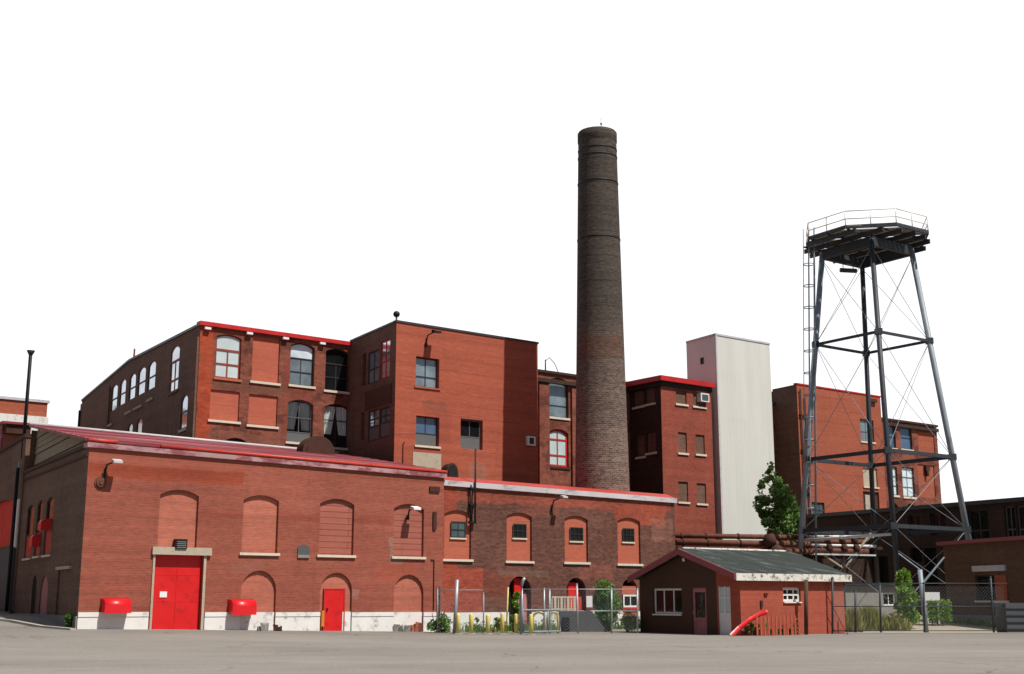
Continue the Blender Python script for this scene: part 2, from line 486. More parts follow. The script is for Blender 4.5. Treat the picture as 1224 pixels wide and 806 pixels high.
class MB:
    """collects shapes in world space; build() links them as one mesh object"""
    def __init__(s):
        s.v = []
        s.f = []
        s.uv = []
        s.mi = []
        s.sm = []
        s.cur = 0

    def face(s, pts, uvs=None, smooth=False):
        i = len(s.v)
        s.v.extend(Vector(p) for p in pts)
        s.f.append(list(range(i, i + len(pts))))
        if uvs is None:
            p0 = Vector(pts[0])
            e = (Vector(pts[1]) - p0)
            n = e.cross(Vector(pts[-1]) - p0)
            if n.length < 1e-9:
                n = Vector((0, 0, 1))
            n.normalize()
            if abs(n.z) > .8:
                uvs = [(p[0], p[1]) for p in pts]
            else:
                h = Vector((-n.y, n.x, 0)).normalized()
                uvs = [(Vector(p).dot(h), p[2]) for p in pts]
        s.uv.append(uvs)
        s.mi.append(s.cur)
        s.sm.append(smooth)

    def box8(s, c):
        # c: 8 corners: bottom 4 (ccw) then top 4
        for q in ((3, 2, 1, 0), (4, 5, 6, 7), (0, 1, 5, 4), (1, 2, 6, 5), (2, 3, 7, 6), (3, 0, 4, 7)):
            s.face([c[k] for k in q])

    def box(s, x0, x1, y0, y1, z0, z1):
        s.box8([(x0, y0, z0), (x1, y0, z0), (x1, y1, z0), (x0, y1, z0), (x0, y0, z1), (x1, y0, z1), (x1, y1, z1), (x0, y1, z1)])

    def wbox(s, w, a0, a1, z0, z1, o0, o1, taper=0):
        """box standing on wall w, from offset o0 (inner) to o1 (outer)"""
        P = w.pt
        s.box8([P(a0, z0, o1), P(a1, z0, o1), P(a1, z0, o0), P(a0, z0, o0),
                P(a0, z1, o1 - taper), P(a1, z1, o1 - taper), P(a1, z1, o0), P(a0, z1, o0)])

    def tube(s, pts, r, n=10, cap=True, r2=None):
        pts = [Vector(p) for p in pts]
        rings = []
        m = len(pts)
        for i, p in enumerate(pts):
            d = (pts[min(i + 1, m - 1)] - pts[max(i - 1, 0)]).normalized()
            a = d.cross(Vector((0, 0, 1)))
            if a.length < .05:
                a = d.cross(Vector((1, 0, 0)))
            a.normalize()
            b = d.cross(a).normalized()
            rr = r if r2 is None else r + (r2 - r) * i / (m - 1)
            rings.append([p + (a * math.cos(2 * math.pi * k / n) + b * math.sin(2 * math.pi * k / n)) * rr for k in range(n)])
        for i in range(m - 1):
            for k in range(n):
                k2 = (k + 1) % n
                s.face([rings[i][k2], rings[i][k], rings[i + 1][k], rings[i + 1][k2]], smooth=n > 5)
        if cap:
            s.face(rings[0])
            s.face(rings[-1][::-1])

    def beam(s, p, q, w, h):
        """rectangular bar from p to q, w across (horizontal), h tall"""
        p = Vector(p)
        q = Vector(q)
        d = (q - p).normalized()
        a = d.cross(Vector((0, 0, 1)))
        if a.length < .05:
            a = Vector((1, 0, 0))
        a.normalize()
        b = a.cross(d).normalized()
        a = a * w / 2
        b = b * h / 2
        s.box8([p - a - b, p + a - b, q + a - b, q - a - b, p - a + b, p + a + b, q + a + b, q - a + b])

    def lathe(s, c, prof, n=24, smooth=True, caps=True):
        c = Vector(c)
        rings = [[c + Vector((r * math.cos(2 * math.pi * k / n), r * math.sin(2 * math.pi * k / n), z)) for k in range(n)] for r, z in prof]
        for i in range(len(prof) - 1):
            rr = max(prof[i][0], prof[i + 1][0])
            for k in range(n):
                k2 = (k + 1) % n
                u0, u1 = 2 * math.pi * k / n * rr, 2 * math.pi * (k + 1) / n * rr
                s.face([rings[i][k], rings[i][k2], rings[i + 1][k2], rings[i + 1][k]],
                       [(u0, prof[i][1]), (u1, prof[i][1]), (u1, prof[i + 1][1]), (u0, prof[i + 1][1])], smooth)
        if caps:
            s.face(rings[0][::-1])
            s.face(rings[-1])

    def leaf(s, p, size, up=.3):
        d = Vector((random.gauss(0, 1), random.gauss(0, 1), random.gauss(0, .8) + up)).normalized()
        a = d.cross(Vector((random.gauss(0, 1), random.gauss(0, 1), random.gauss(0, 1)))).normalized()
        L = size * random.uniform(.7, 1.4)
        W_ = L * .5
        p = Vector(p)
        s.face([p - d * L * .5, p + a * W_ * .5, p + d * L * .5, p - a * W_ * .5])

    def extrude(s, poly, depth_vec):
        d = Vector(depth_vec)
        a = [Vector(p) for p in poly]
        b = [p + d for p in a]
        s.face(a)
        s.face(b[::-1])
        n = len(a)
        for i in range(n):
            j = (i + 1) % n
            s.face([a[j], a[i], b[i], b[j]])

    def build(s, name, mat, parent=None, merge=True, recalc=True):
        base = base_of(parent)
        me = bpy.data.meshes.new(name)
        me.from_pydata([v - base for v in s.v], [], s.f)
        uvl = me.uv_layers.new(name='UVMap')
        for poly, uv, mi, sm in zip(me.polygons, s.uv, s.mi, s.sm):
            poly.material_index = mi
            poly.use_smooth = sm
            for li, q in zip(poly.loop_indices, uv):
                uvl.data[li].uv = (q[0], q[1])
        for m in (mat if isinstance(mat, (list, tuple)) else [mat]):
            me.materials.append(m)
        if merge:
            bm = bmesh.new()
            bm.from_mesh(me)
            bmesh.ops.remove_doubles(bm, verts=bm.verts, dist=.0004)
            if recalc:
                bmesh.ops.recalc_face_normals(bm, faces=bm.faces)
            bm.to_mesh(me)
            bm.free()
        o = bpy.data.objects.new(name, me)
        COL.objects.link(o)
        if parent is not None:
            o.parent = parent
        return o


def on_base(o, base):
    """give a top-level mesh its own origin at base"""
    b = Vector(base)
    o.data.transform(Matrix.Translation(-b))
    o.location = b
    return o


class Wall:
    """a vertical plane; s runs left to right as seen from the yard, n points out"""
    def __init__(s, o, d):
        s.o = Vector((o[0], o[1], 0))
        s.d = Vector((d[0], d[1], 0)).normalized()
        s.n = Vector((s.d.y, -s.d.x, 0))
        s.holes = []
        s.reveals = []

    def hit(s, px, py):
        r = ray(px, py)
        t = s.o.dot(s.n) / r.dot(s.n)
        return (r * t - s.o).dot(s.d), EYE + r.z * t

    def pt(s, a, z, off=0.0):
        p = s.o + s.d * a + s.n * off
        return Vector((p.x, p.y, z))

    def rect(s, x0, y0, x1, y1):
        ym, xm = (y0 + y1) / 2, (x0 + x1) / 2
        return s.hit(x0, ym)[0], s.hit(x1, ym)[0], s.hit(xm, y1)[1], s.hit(xm, y0)[1]


def outline(a0, a1, z0, z1, arch=None, n=10):
    """(s,z) polygon of an opening, counter-clockwise; arch None, a rise in metres, or 'round'"""
    if not arch:
        return [(a0, z0), (a1, z0), (a1, z1), (a0, z1)]
    w = a1 - a0
    rise = w / 2 if arch == 'round' else arch
    rad = (w * w / 4 + rise * rise) / (2 * rise)
    cz = z1 - rad
    cx = (a0 + a1) / 2
    half = math.asin(min(1, w / 2 / rad))
    pts = [(a0, z0), (a1, z0)]
    for k in range(n + 1):
        th = half - 2 * half * k / n
        pts.append((cx + rad * math.sin(th), cz + rad * math.cos(th)))
    return pts


def inside(p, poly):
    x, y = p
    c = False
    j = len(poly) - 1
    for i in range(len(poly)):
        xi, yi = poly[i]
        xj, yj = poly[j]
        if (yi > y) != (yj > y) and x < (xj - xi) * (y - yi) / (yj - yi) + xi:
            c = not c
        j = i
    return c


def wall_mesh(b, w, poly, holes=None, off=0.0):
    """triangulated wall face with its openings and their reveals"""
    holes = w.holes if holes is None else holes
    vs, es = [], []
    for lp in [poly] + [h for h, _ in holes]:
        i = len(vs)
        n = len(lp)
        vs += [Vector(p) for p in lp]
        es += [(i + k, i + (k + 1) % n) for k in range(n)]
    v2, _, f2, _, _, _ = geometry.delaunay_2d_cdt(vs, es, [], 0, 1e-5)
    for f in f2:
        c = sum((v2[i] for i in f), Vector((0, 0))) / len(f)
        if not inside(c, poly) or any(inside(c, h) for h, _ in holes):
            continue
        q = [v2[i] for i in f]
        b.face([w.pt(p[0], p[1], off) for p in q], [(p[0], p[1]) for p in q])
    for h, dep in holes:
        n = len(h)
        for k in range(n):
            p, q = h[k], h[(k + 1) % n]
            b.face([w.pt(p[0], p[1], off), w.pt(p[0], p[1], off - dep), w.pt(q[0], q[1], off - dep), w.pt(q[0], q[1], off)],
                   [(p[0], p[1]), (p[0] + dep, p[1] + .001), (q[0] + dep, q[1] + .001), (q[0], q[1])])


def panel(b, w, poly, off):
    b.face([w.pt(p[0], p[1], off) for p in poly], [(p[0], p[1]) for p in poly])


def shrink(poly, t):
    xs = [p[0] for p in poly]
    zs = [p[1] for p in poly]
    cx, cz = (min(xs) + max(xs)) / 2, (min(zs) + max(zs)) / 2
    kx = 1 - 2 * t / (max(xs) - min(xs))
    kz = 1 - 2 * t / (max(zs) - min(zs))
    return [(cx + (p[0] - cx) * kx, cz + (p[1] - cz) * kz) for p in poly]


def sill(w, a0, a1, z, h, parent, mat='stone', out=.1, over=.12):
    b = MB()
    h *= .75
    b.wbox(w, a0 - over, a1 + over, z - h, z - .003, -.05, out)
    return b.build('sill', M[mat], parent)


def bricked(w, px, root, arch=None, depth=.11, mat='brick_fill', sill_h=.17, sill_mat='stone', name='bricked_up_window', down=None):
    a0, a1, z0, z1 = w.rect(*px)
    if down is not None:
        z0 = down
    poly = outline(a0, a1, z0, z1, arch)
    w.holes.append((poly, depth))
    b = MB()
    panel(b, w, poly, -depth)
    o = b.build(name, M[mat], root)
    if sill_h:
        sill(w, a0, a1, z0, sill_h, o, sill_mat)
    return o, (a0, a1, z0, z1)


def window(w, px, root, arch=None, depth=.2, cols=2, rows=(.5,), frame='frame_dark', pane='glass_sky', fw=.07, bar=.05,
           sill_mat='stone', sill_h=.13, top=None, low=None, rect=None, name='window', hole=True, over=.1, curtain=False):
    """opening > frame mesh 'window' with children pane (and sill, panels, curtains)"""
    a0, a1, z0, z1 = rect or w.rect(*px)
    poly = outline(a0, a1, z0, z1, arch)
    if hole:
        w.holes.append((poly, depth + .06))
    fo = -depth if hole else .07
    inner = shrink(poly, fw)
    b = MB()
    n = len(poly)
    for k in range(n):
        p, q, pi, qi = poly[k], poly[(k + 1) % n], inner[k], inner[(k + 1) % n]
        b.face([w.pt(*p, fo), w.pt(*q, fo), w.pt(*qi, fo), w.pt(*pi, fo)])
        b.face([w.pt(*pi, fo), w.pt(*qi, fo), w.pt(*qi, fo - .06), w.pt(*pi, fo - .06)])
    W_, H_ = a1 - a0, z1 - z0
    lo_z = z0 + (low[0] * H_ if low else 0)
    hi_z = z1 - (top[0] * H_ if top else 0)
    for c in range(1, cols):
        x = a0 + W_ * c / cols
        b.wbox(w, x - bar / 2, x + bar / 2, lo_z + fw * .5, hi_z - fw * .9, fo - .05, fo - .005)
    for r in rows:
        z = lo_z + (hi_z - lo_z) * r
        b.wbox(w, a0 + fw * .6, a1 - fw * .6, z - bar * .6, z + bar * .6, fo - .045, fo + .004)
    if low:
        b.wbox(w, a0 + fw * .6, a1 - fw * .6, lo_z - bar * .6, lo_z + bar * .6, fo - .05, fo + .006)
    if top:
        b.wbox(w, a0 + fw * .3, a1 - fw * .3, hi_z - bar * .7, hi_z + bar * .7, fo - .05, fo + .006)
    win = b.build(name, M[frame], root)
    g = MB()
    panel(g, w, shrink(poly, fw * .6), fo - .035)
    g.build('pane', M[pane], win)
    if low:
        g = MB()
        g.wbox(w, a0 + fw * .9, a1 - fw * .9, z0 + fw * .9, lo_z - bar * .6, fo - .033, fo - .012)
        g.build('lower_panel', M[low[1]], win)
    if top:
        ptop = [(p[0], max(p[1], hi_z + bar * .6)) for p in inner]
        ptop = [p for i, p in enumerate(ptop) if p != ptop[i - 1]]
        g = MB()
        panel(g, w, ptop, fo - .02)
        g.build('upper_panel', M[top[1]], win)
    if curtain:
        g = MB()
        for sd in (0, 1):
            ed = a0 if sd == 0 else a1
            sg = 1 if sd == 0 else -1
            N = 14
            for k in range(N):
                u0, u1 = k / N, (k + 1) / N
                def cp(u, zt):
                    wid = W_ * (.5 if zt > .9 else .5 * (.5 + .5 * max(0, (zt - .12)) ** .8))
                    return w.pt(ed + sg * (fw + u * wid), z0 + H_ * zt, fo - .13 + .05 * math.sin(u * 26))
                zs = [.3, .45, .6, .75, .95]
                for q in range(4):
                    g.face([cp(u0, zs[q]), cp(u1, zs[q]), cp(u1, zs[q + 1]), cp(u0, zs[q + 1])])
        g.build('curtain', M['curtain'], win)
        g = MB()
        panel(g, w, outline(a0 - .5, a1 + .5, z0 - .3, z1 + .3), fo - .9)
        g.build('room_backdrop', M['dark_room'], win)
    if sill_h:
        sill(w, a0, a1, z0, sill_h, win, sill_mat, .08, over)
    return win


D = (.793, .609)        # run of the front walls
L = (.506, -.862)       # run of the left walls (far to near)
BACK = Vector((-.506, .862, 0)).normalized()


def coping(w, a0, a1, z0, z1, h0, h1, o0, o1, b):
    """bar along a wall top whose height runs z0..z1; h0/h1 below and above"""
    P = w.pt
    b.box8([P(a0, z0 + h0, o1), P(a1, z1 + h0, o1), P(a1, z1 + h0, o0), P(a0, z0 + h0, o0),
            P(a0, z0 + h1, o1), P(a1, z1 + h1, o1), P(a1, z1 + h1, o0), P(a0, z0 + h1, o0)])

# ------------------------------------------------------------------ ground
def build_ground():
    b = MB()
    xs = [-3000, -800, -300, -150] + [-100 + 2.0 * i for i in range(101)] + [150, 300, 800, 3000]
    ys = [-800, -200, -60, -20] + [0 + 2.0 * i for i in range(71)] + [180, 300, 800, 3000]
    P = [[Vector((x, y, ground_z(x, y))) for x in xs] for y in ys]
    vs = [p for row in P for p in row]
    n = len(xs)
    fs = [(j * n + i, j * n + i + 1, (j + 1) * n + i + 1, (j + 1) * n + i) for j in range(len(ys) - 1) for i in range(n - 1)]
    me = bpy.data.meshes.new('ground')
    me.from_pydata(vs, [], fs)
    for p in me.polygons:
        p.use_smooth = True
    me.materials.append(M['asphalt'])
    o = bpy.data.objects.new('ground', me)
    COL.objects.link(o)
    o['kind'] = 'structure'


build_ground()


def block_rest(front, a0, a1, depth, z0, z1, root, mat, left=False, roof='tar', ztop=None):
    """the sides a step to the side would show: right end, back and flat roof of a block behind a front wall"""
    b = MB()
    P = front.pt
    q = [P(a0, 0, 0), P(a1, 0, 0), P(a1, 0, 0) + BACK * depth, P(a0, 0, 0) + BACK * depth]

    def v(p, z):
        return Vector((p.x, p.y, z))
    rng = [(1, 2), (2, 3)] + ([(3, 0)] if left else [])
    for i, j in rng:
        ln = (q[j] - q[i]).length
        b.face([v(q[i], z0), v(q[j], z0), v(q[j], z1), v(q[i], z1)], [(0, z0), (ln, z0), (ln, z1), (0, z1)])
    b.build('rear_wall', M[mat], root)
    if roof:
        r = MB()
        zt = z1 - .25
        r.face([v(q[0], zt), v(q[1], zt), v(q[2], zt), v(q[3], zt)])
        r.build('roof', M[roof], root)


def lamp_arm(w, px, py, reach, root_label, cat='wall lamp', head='flashing_grey', rise=.5, back=(0, 0), size=.3, group='floodlights on wall brackets'):
    """bracket on the wall with an arm out and up to a small flood head; px,py = foot of the bracket"""
    a, z = w.hit(px, py)
    t = thing('wall_lamp', w.pt(a, z, 0), root_label, cat, group)
    b = MB()
    b.wbox(w, a - .09, a + .09, z - .12, z + .12, 0.0, .05)
    top = w.pt(a + back[0], z + rise, reach)
    b.tube([w.pt(a, z, .04), w.pt(a + back[0] * .2, z + rise * .75, reach * .25), top], .045, 8)
    b.build('bracket', M['steel_black'], t)
    h = MB()
    d = w.d * size * .8
    up = Vector((0, 0, 1))
    o = w.n
    c = top + o * size * .3
    f = [c - d - o * size * .5 - up * size * .3, c + d - o * size * .5 - up * size * .3, c + d + o * size * .7 - up * size * .45, c - d + o * size * .7 - up * size * .45]
    g = [p + up * size * .62 for p in f[:2]] + [p + up * size * .4 for p in f[2:]]
    h.box8(f + g)
    h.build('lamp_head', M[head], t)
    return t


# ------------------------------------------------------------------ A: the long two-storey front building
c0 = at(107, 531, 56)
A = Wall((c0.x, c0.y), D)
LW = Wall((c0.x, c0.y), L)
LA = 19.25
TA0, TA1 = 8.35, 8.08
ra = thing('brick_warehouse', (c0.x, c0.y, .4), 'long two-storey red painted brick building with red steel doors and bricked-up arched windows', 'building')
for px in ((190, 585.5, 236.5, 655), (290, 592, 332.5, 661), (382, 596.5, 423, 663.5), (470.5, 602.5, 506.5, 665.5)):
    k = px[0] in (382, 470.5)
    o, r4 = bricked(A, px, ra, .26, .14, 'brick_fill_pale' if k else 'brick_fill', .0 if px[0] == 190 else .17)
arch_s = []
for px in ((287.5, 682, 329.5, 754), (382.5, 684.5, 420.5, 754), (470.5, 687, 506, 754)):
    a0, a1, z0, z1 = A.rect(*px)
    arch_s.append((a0, a1))
    o, _ = bricked(A, px, ra, 'round', .13, 'brick_fill', 0, name='bricked_up_archway', down=-.35)
    b = MB()
    zb = A.hit((px[0] + px[2]) / 2, 732)[1]
    if px[0] != 382.5:
        b.wbox(A, a0 + .01, a1 - .01, -.3, zb, -.128, -.07)
    else:
        b.wbox(A, a1 - .5, a1 - .02, -.3, zb + .02, -.128, -.03)
    b.build('white_plinth', M['white_base'], o)
# tall red double door under a stone lintel
a0, a1, z0, z1 = A.rect(183, 663, 241.5, 753)
A.holes.append((outline(a0, a1, -.3, z1), .3))
dr = MB()
dr.wbox(A, a0 + .02, a1 - .02, .1, z1 - .02, -.26, -.2)
mid = (a0 + a1) / 2
dr.wbox(A, mid - .02, mid + .02, .3, z1 - .1, -.2, -.185)
for zz in (1.55, 2.75):
    dr.wbox(A, a0 + .06, a1 - .06, zz, zz + .03, -.2, -.193)
door = dr.build('loading_door', M['red_paint'], ra)
b = MB()
sa, sz = A.hit(197, 711)
b.wbox(A, sa - .17, sa + .17, sz - .12, sz + .14, -.2, -.17)
b.build('notice', M['white_sign'], door)
for u0, u1 in ((a0 - .1, a0), (a1, a1 + .12)):
    b = MB()
    b.wbox(A, u0, u1, .2, z1, .004, .05)
    b.build('door_jamb', M['lintel'], ra)
b = MB()
b.wbox(A, a0 - .18, a1 + .34, z1 - .02, z1 + .33, -.1, .14)
b.build('stone_lintel', M['lintel'], ra)
ba, bz = A.hit(215, 651)
b = MB()
b.wbox(A, ba - .28, ba + .28, bz - .2, bz + .24, -.1, .2)
vb = b.build('louvre_vent', M['steel_black'], ra)
b = MB()
for k in range(4):
    b.wbox(A, ba - .22, ba + .22, bz - .16 + k * .085, bz - .13 + k * .085, .2, .22)
b.build('louvre', M['concrete'], vb)
# small red door
d0, d1, dz0, dz1 = A.rect(388.5, 705, 411, 755)
b = MB()
b.wbox(A, d0, d1, -.2, dz1, -.129, -.04)
sd = b.build('red_door', M['red_paint'], ra)
b = MB()
b.wbox(A, d0 + .1, d0 + .16, 1.1, 1.25, -.04, .02)
b.build('handle', M['steel_black'], sd)
b = MB()
b.wbox(A, d0 - .07, d0 - .003, -.2, dz1 + .05, -.128, -.02)
b.wbox(A, d1 + .003, d1 + .07, -.2, dz1 + .05, -.128, -.02)
b.wbox(A, d0 - .003, d1 + .003, dz1 + .003, dz1 + .05, -.128, -.02)
b.build('door_frame', M['frame_red'], sd)
oa0, oa1, oz0, oz1 = A.rect(383, 730, 388, 749)
b = MB()
b.wbox(A, oa0, oa1 - .08, oz0, oz1, -.02, .12)
b.build('orange_cabinet', M['orange'], ra)
# plinth with ledge
segs = [(0.0, a0 - .17), (a1 + .17, arch_s[0][0]), (arch_s[0][1], arch_s[1][0]), (arch_s[1][1], arch_s[2][0]), (arch_s[2][1], LA)]
for u0, u1 in segs:
    b = MB()
    zb = 1.12 - .006 * (u0 + u1) / 2
    b.wbox(A, u0 - .002, u1, -.4, zb - .22, .004, .05)
    b.wbox(A, u0 - .002, u1, zb - .2, zb, .004, .075)
    b.wbox(A, u0, u1, zb - .22, zb - .2, .004, .03)
    b.build('plinth', M['white_base'], ra)
# wall face
b = MB()
wall_mesh(b, A, [(0, -.5), (LA, -.5), (LA, TA1), (0, TA0)])
b.face([A.pt(LA, -.5), A.pt(LA, -.5, -.3), A.pt(LA, TA1, -.3), A.pt(LA, TA1)])
b.build('front_wall', M['brick_a'], ra)
# coping: pale flashing with a broken red gutter above
b = MB()
coping(A, -.12, LA + .1, TA0 + .0, TA1, -.02, .2, -.4, .12, b)
b.build('flashing', M['flashing'], ra)
b = MB()
P = A.pt
for u0, u1, r in ((-.1, 1.25, .1), (3.3, LA + .12, .1)):
    f0, f1 = u0 / LA, u1 / LA
    b.tube([P(u0, TA0 + (TA1 - TA0) * f0 + .31, .06), P(u1, TA0 + (TA1 - TA0) * f1 + .31, .06)], r * .8, 10)
b.build('gutter', M['orange_trim'], ra)
b = MB()
coping(A, -.1, LA, TA0, TA1, .2, .42, -.5, -.05, b)
b.build('gutter_board', M['rust_dark'], ra)
# shed roof rising to the back
depth = 15.2
e0, e1 = P(-.15, TA0 + .4, -.02), P(LA + .15, TA1 + .4, -.02)
zr = at(33, 508, (c0 + BACK * depth).y).z
zr1 = at(530, 557.5, 85.6).z
r0 = Vector((*(c0 + BACK * depth).xy, zr)) - A.d * .15
r1 = Vector((*(P(LA + .15, 0) + BACK * depth).xy, zr - .25))
b = MB()
b.face([e0, e1, r1, r0], [(0, 0), (LA, 0), (LA, depth), (0, depth)])
dn = Vector((0, 0, -.14))
b.face([e0 + dn, r0 + dn, r1 + dn, e1 + dn])
b.face([e0, e0 + dn, e1 + dn, e1])
b.face([r0, r0 + dn, e0 + dn, e0])
b.face([e1, e1 + dn, r1 + dn, r1])
b.face([r1, r1 + dn, r0 + dn, r0])
for k in range(1, 12):           # laps of the sheets, running along the slope's width
    f = k / 12
    p, q = e0.lerp(r0, f), e1.lerp(r1, f)
    u = Vector((0, 0, .03))
    bk = (r0 - e0).normalized() * .12
    b.face([p + u, q + u, q + bk + u * .2, p + bk + u * .2], [(0, f * depth), (LA, f * depth), (LA, f * depth + .1), (0, f * depth + .1)])
    b.face([p, q, q + u, p + u], [(0, f * depth), (LA, f * depth), (LA, f * depth + .03), (0, f * depth + .03)])
b.build('shed_roof', M['roof_red'], ra)
b = MB()
b.tube([r0 + Vector((0, 0, .05)), r1 + Vector((0, 0, .05))], .09, 8)
b.build('ridge_flashing', M['flashing_grey'], ra)
# gable of the shed roof on the left wall, clad in weathered boards, above the left parapet
b = MB()
g0, g1 = LW.pt(0, TA0 + .35, -.12), LW.pt(-depth, zr - .14, -.12)
NB = 9
for k in range(NB):
    u0, u1 = k / NB, (k + 1) / NB
    zt = 8.3 + (zr - 8.3) * 1.0
    zlo, zhi = 8.3 + (zr - 8.45) * u0, 8.3 + (zr - 8.45) * u1
    s_lo = -depth * max(0, (zlo - 8.55) / (zr - 8.55))
    s_hi = -depth * max(0, (zhi - 8.55) / (zr - 8.55))
    o_ = .06 * random.random()
    b.face([LW.pt(-depth, zlo, -.3 + o_), LW.pt(s_lo, zlo, -.3 + o_), LW.pt(s_hi, zhi, -.34 + o_), LW.pt(-depth, zhi, -.34 + o_)])
b.build('gable_boards', M['timber'], ra)
# left wall
lo = []
for px in ((31, 604, 39, 667), (43, 599, 49.5, 664.5), (54, 595, 62.5, 663)):
    lo.append(window(LW, px, ra, .2, .05, 1, (), 'frame_dark', 'glass_dark', .07, .05, 'stone', .14, low=(.42, 'frame_red'), over=.12))
for px, mt in (((38, 688, 43, 729), 'dark_room'), ((48, 688, 57, 729), 'pink_paint')):
    bricked(LW, px, ra, 'round', .05, mt, 0, name='arched_opening', down=.3)
q0, q1, q2, q3 = LW.rect(68, 681, 83, 730)
b = MB()
b.wbox(LW, q0 - .1, q1 + .1, q3, q3 + .14, -.1, .12)
b.build('door_hood', M['lintel'], ra)
LW.holes.append((outline(q0, q1, -.2, q3), .08))
b = MB()
panel(b, LW, outline(q0, q1, -.2, q3), -.08)
b.build('bricked_up_door', M['brick_brown'], ra)
b = MB()
wall_mesh(b, LW, [(-17.2, -.5), (0, -.5), (0, TA0), (-17.2, 8.5)])
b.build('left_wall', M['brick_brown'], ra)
b = MB()
coping(LW, -16.4, -.02, 8.5, TA0, .0, .17, -.35, .1, b)
coping(LW, -16.4, -.02, 8.12, TA0 - .42, .0, .1, .003, .07, b)
b.build('left_coping', M['brick_panel'] if False else M['rust_dark'], ra)
b = MB()
b.wbox(LW, -16.4, -.003, -.5, .95, .004, .07)
b.build('left_plinth', M['concrete'], ra)
rear = MB()
bq = [P(0, 0) + BACK * depth, P(LA, 0) + BACK * depth, P(LA, 0, -.3)]
for i, j in ((0, 1), (1, 2)):
    p, q = bq[i], bq[j]
    zt = zr - .3 if i == 0 else TA1
    rear.face([Vector((p.x, p.y, -.4)), Vector((q.x, q.y, -.4)), Vector((q.x, q.y, zt)), Vector((p.x, p.y, zt))])
rear.build('rear_wall', M['brick_brown'], ra)


def vent_hood(w, px, root_label, k=1.0):
    """rounded sheet-metal hood over a wall vent"""
    a0, a1, z0, z1 = w.rect(*px)
    t = thing('vent_hood', w.pt((a0 + a1) / 2, z0, 0), root_label, 'vent hood', 'red vent hoods on the brick walls')
    H_ = z1 - z0
    prof = [(0.003, z1), (.3 * k, z1 - .02 * H_), (.45 * k, z1 - .14 * H_), (.52 * k, z1 - .4 * H_), (.52 * k, z0), (.003, z0 + .05)]
    b = MB()
    n = len(prof)
    for k in range(n - 1):
        (oa, za), (ob, zb) = prof[k], prof[k + 1]
        b.face([w.pt(a0, za, oa), w.pt(a1, za, oa), w.pt(a1, zb, ob), w.pt(a0, zb, ob)], smooth=k < 3)
    b.face([w.pt(a0, z, o) for o, z in prof])
    b.face([w.pt(a1, z, o) for o, z in prof][::-1])
    b.build('hood', M['red_hood'], t)
    b = MB()
    b.wbox(w, a0 - .03, a1 + .03, z1 - .03, z1 + .04, .003, .06)
    b.wbox(w, a0 - .025, a0 + .012, z0, z1 - .03, .003, .05)
    b.wbox(w, a1 - .012, a1 + .025, z0, z1 - .03, .003, .05)
    b.build('flange', M['red_trim'], t)
    return t


vent_hood(A, (120.5, 716, 152, 733), 'red rounded metal hood low on the brick wall, left of the big red door')
vent_hood(A, (272.5, 717, 301, 735), 'red rounded metal hood low on the brick wall, right of the big red door')
vent_hood(LW, (57.6, 621, 61.6, 634), 'red metal hood on the shaded side wall, higher of the two at the side windows', .95)
vent_hood(LW, (45, 639, 48.5, 654), 'red metal hood on the shaded side wall, lower of the two at the side windows', .8)
a0, a1, z0, z1 = A.rect(355.5, 651.5, 369.5, 667)
t = thing('wall_vent', A.pt((a0 + a1) / 2, z0), 'small arched grey vent cover on the red wall between two bricked-up windows', 'vent')
b = MB()
pl = outline(a0, a1, z0 + .15, z1, .12)
b.extrude([A.pt(p[0], p[1], .05) for p in pl], A.n * -.047)
b.build('vent_cover', M['concrete_dark'], t)
b = MB()
b.wbox(A, a0, a1, z0, z0 + .147, .003, .08)
b.build('vent_sill', M['concrete'], t)
for px in ((513, 582, 525, 588), (517, 612, 521, 633)):
    a0, a1, z0, z1 = A.rect(*px)
    b = MB()
    b.wbox(A, a0, a1, z0, z1, .003, .09)
    o = b.build('junction_box', M['rust_dark'], None)
    on_base(o, A.pt(a0, z0))
    tag(o, 'small flat brown box high at the wall end' if px[0] == 513 else 'narrow upright brown box on the wall right of the last ridged window', 'junction box', 'brown boxes on the wall')
lamp_arm(A, 124, 569, .5, 'pale floodlight on a bracket at the left corner of the red wall', rise=.66, back=(.35, 0), size=.26)
lamp_arm(A, 487, 619, .45, 'white floodlight on a bracket over the rightmost ridged window', rise=.5, back=(.15, 0), size=.28, head='white_sign')
a, z = A.hit(120, 577)
t = thing('alarm_bell', A.pt(a, z), 'round rusty bell plate on the wall below the corner floodlight', 'alarm bell')
b = MB()
for r_, o0, o1 in ((.27, .003, .05), (.2, .05, .11), (.09, .11, .15)):
    pl = [(a + r_ * math.cos(2 * math.pi * k / 18), z + r_ * math.sin(2 * math.pi * k / 18)) for k in range(18)]
    b.extrude([A.pt(p[0], p[1], o1) for p in pl], A.n * -(o1 - o0))
b.build('bell', M['rust'], t)

# ------------------------------------------------------------------ annex on the far left and the warehouse beyond
rx = thing('brick_annex', LW.pt(-16.6, .7), 'tall shaded brown brick annex at the left edge with a red door and grey base', 'building')
AX = Wall(LW.pt(0, 0, .06).xy, L)
a0, a1, z0, z1 = AX.rect(-16, 600, 15, 655)
AX.holes.append((outline(a0, a1, z0, z1, .3), .2))
b = MB()
panel(b, AX, outline(a0, a1, z0, z1, .3), -.2)
b.build('red_door', M['red_paint'], rx)
a0, a1, z0, z1 = AX.rect(18.5, 598, 22, 655)
b = MB()
b.wbox(AX, a0, a1, z0, z1, .003, .06)
b.build('white_board', M['frame_white'], rx)
b = MB()
wall_mesh(b, AX, [(-45, -.5), (-16.3, -.5), (-16.3, 10.55), (-45, 10.55)])
b.face([AX.pt(-16.3, -.5, 0), AX.pt(-16.3, 8.4, 0), AX.pt(-16.3, 8.4, -.055), AX.pt(-16.3, -.5, -.055)])
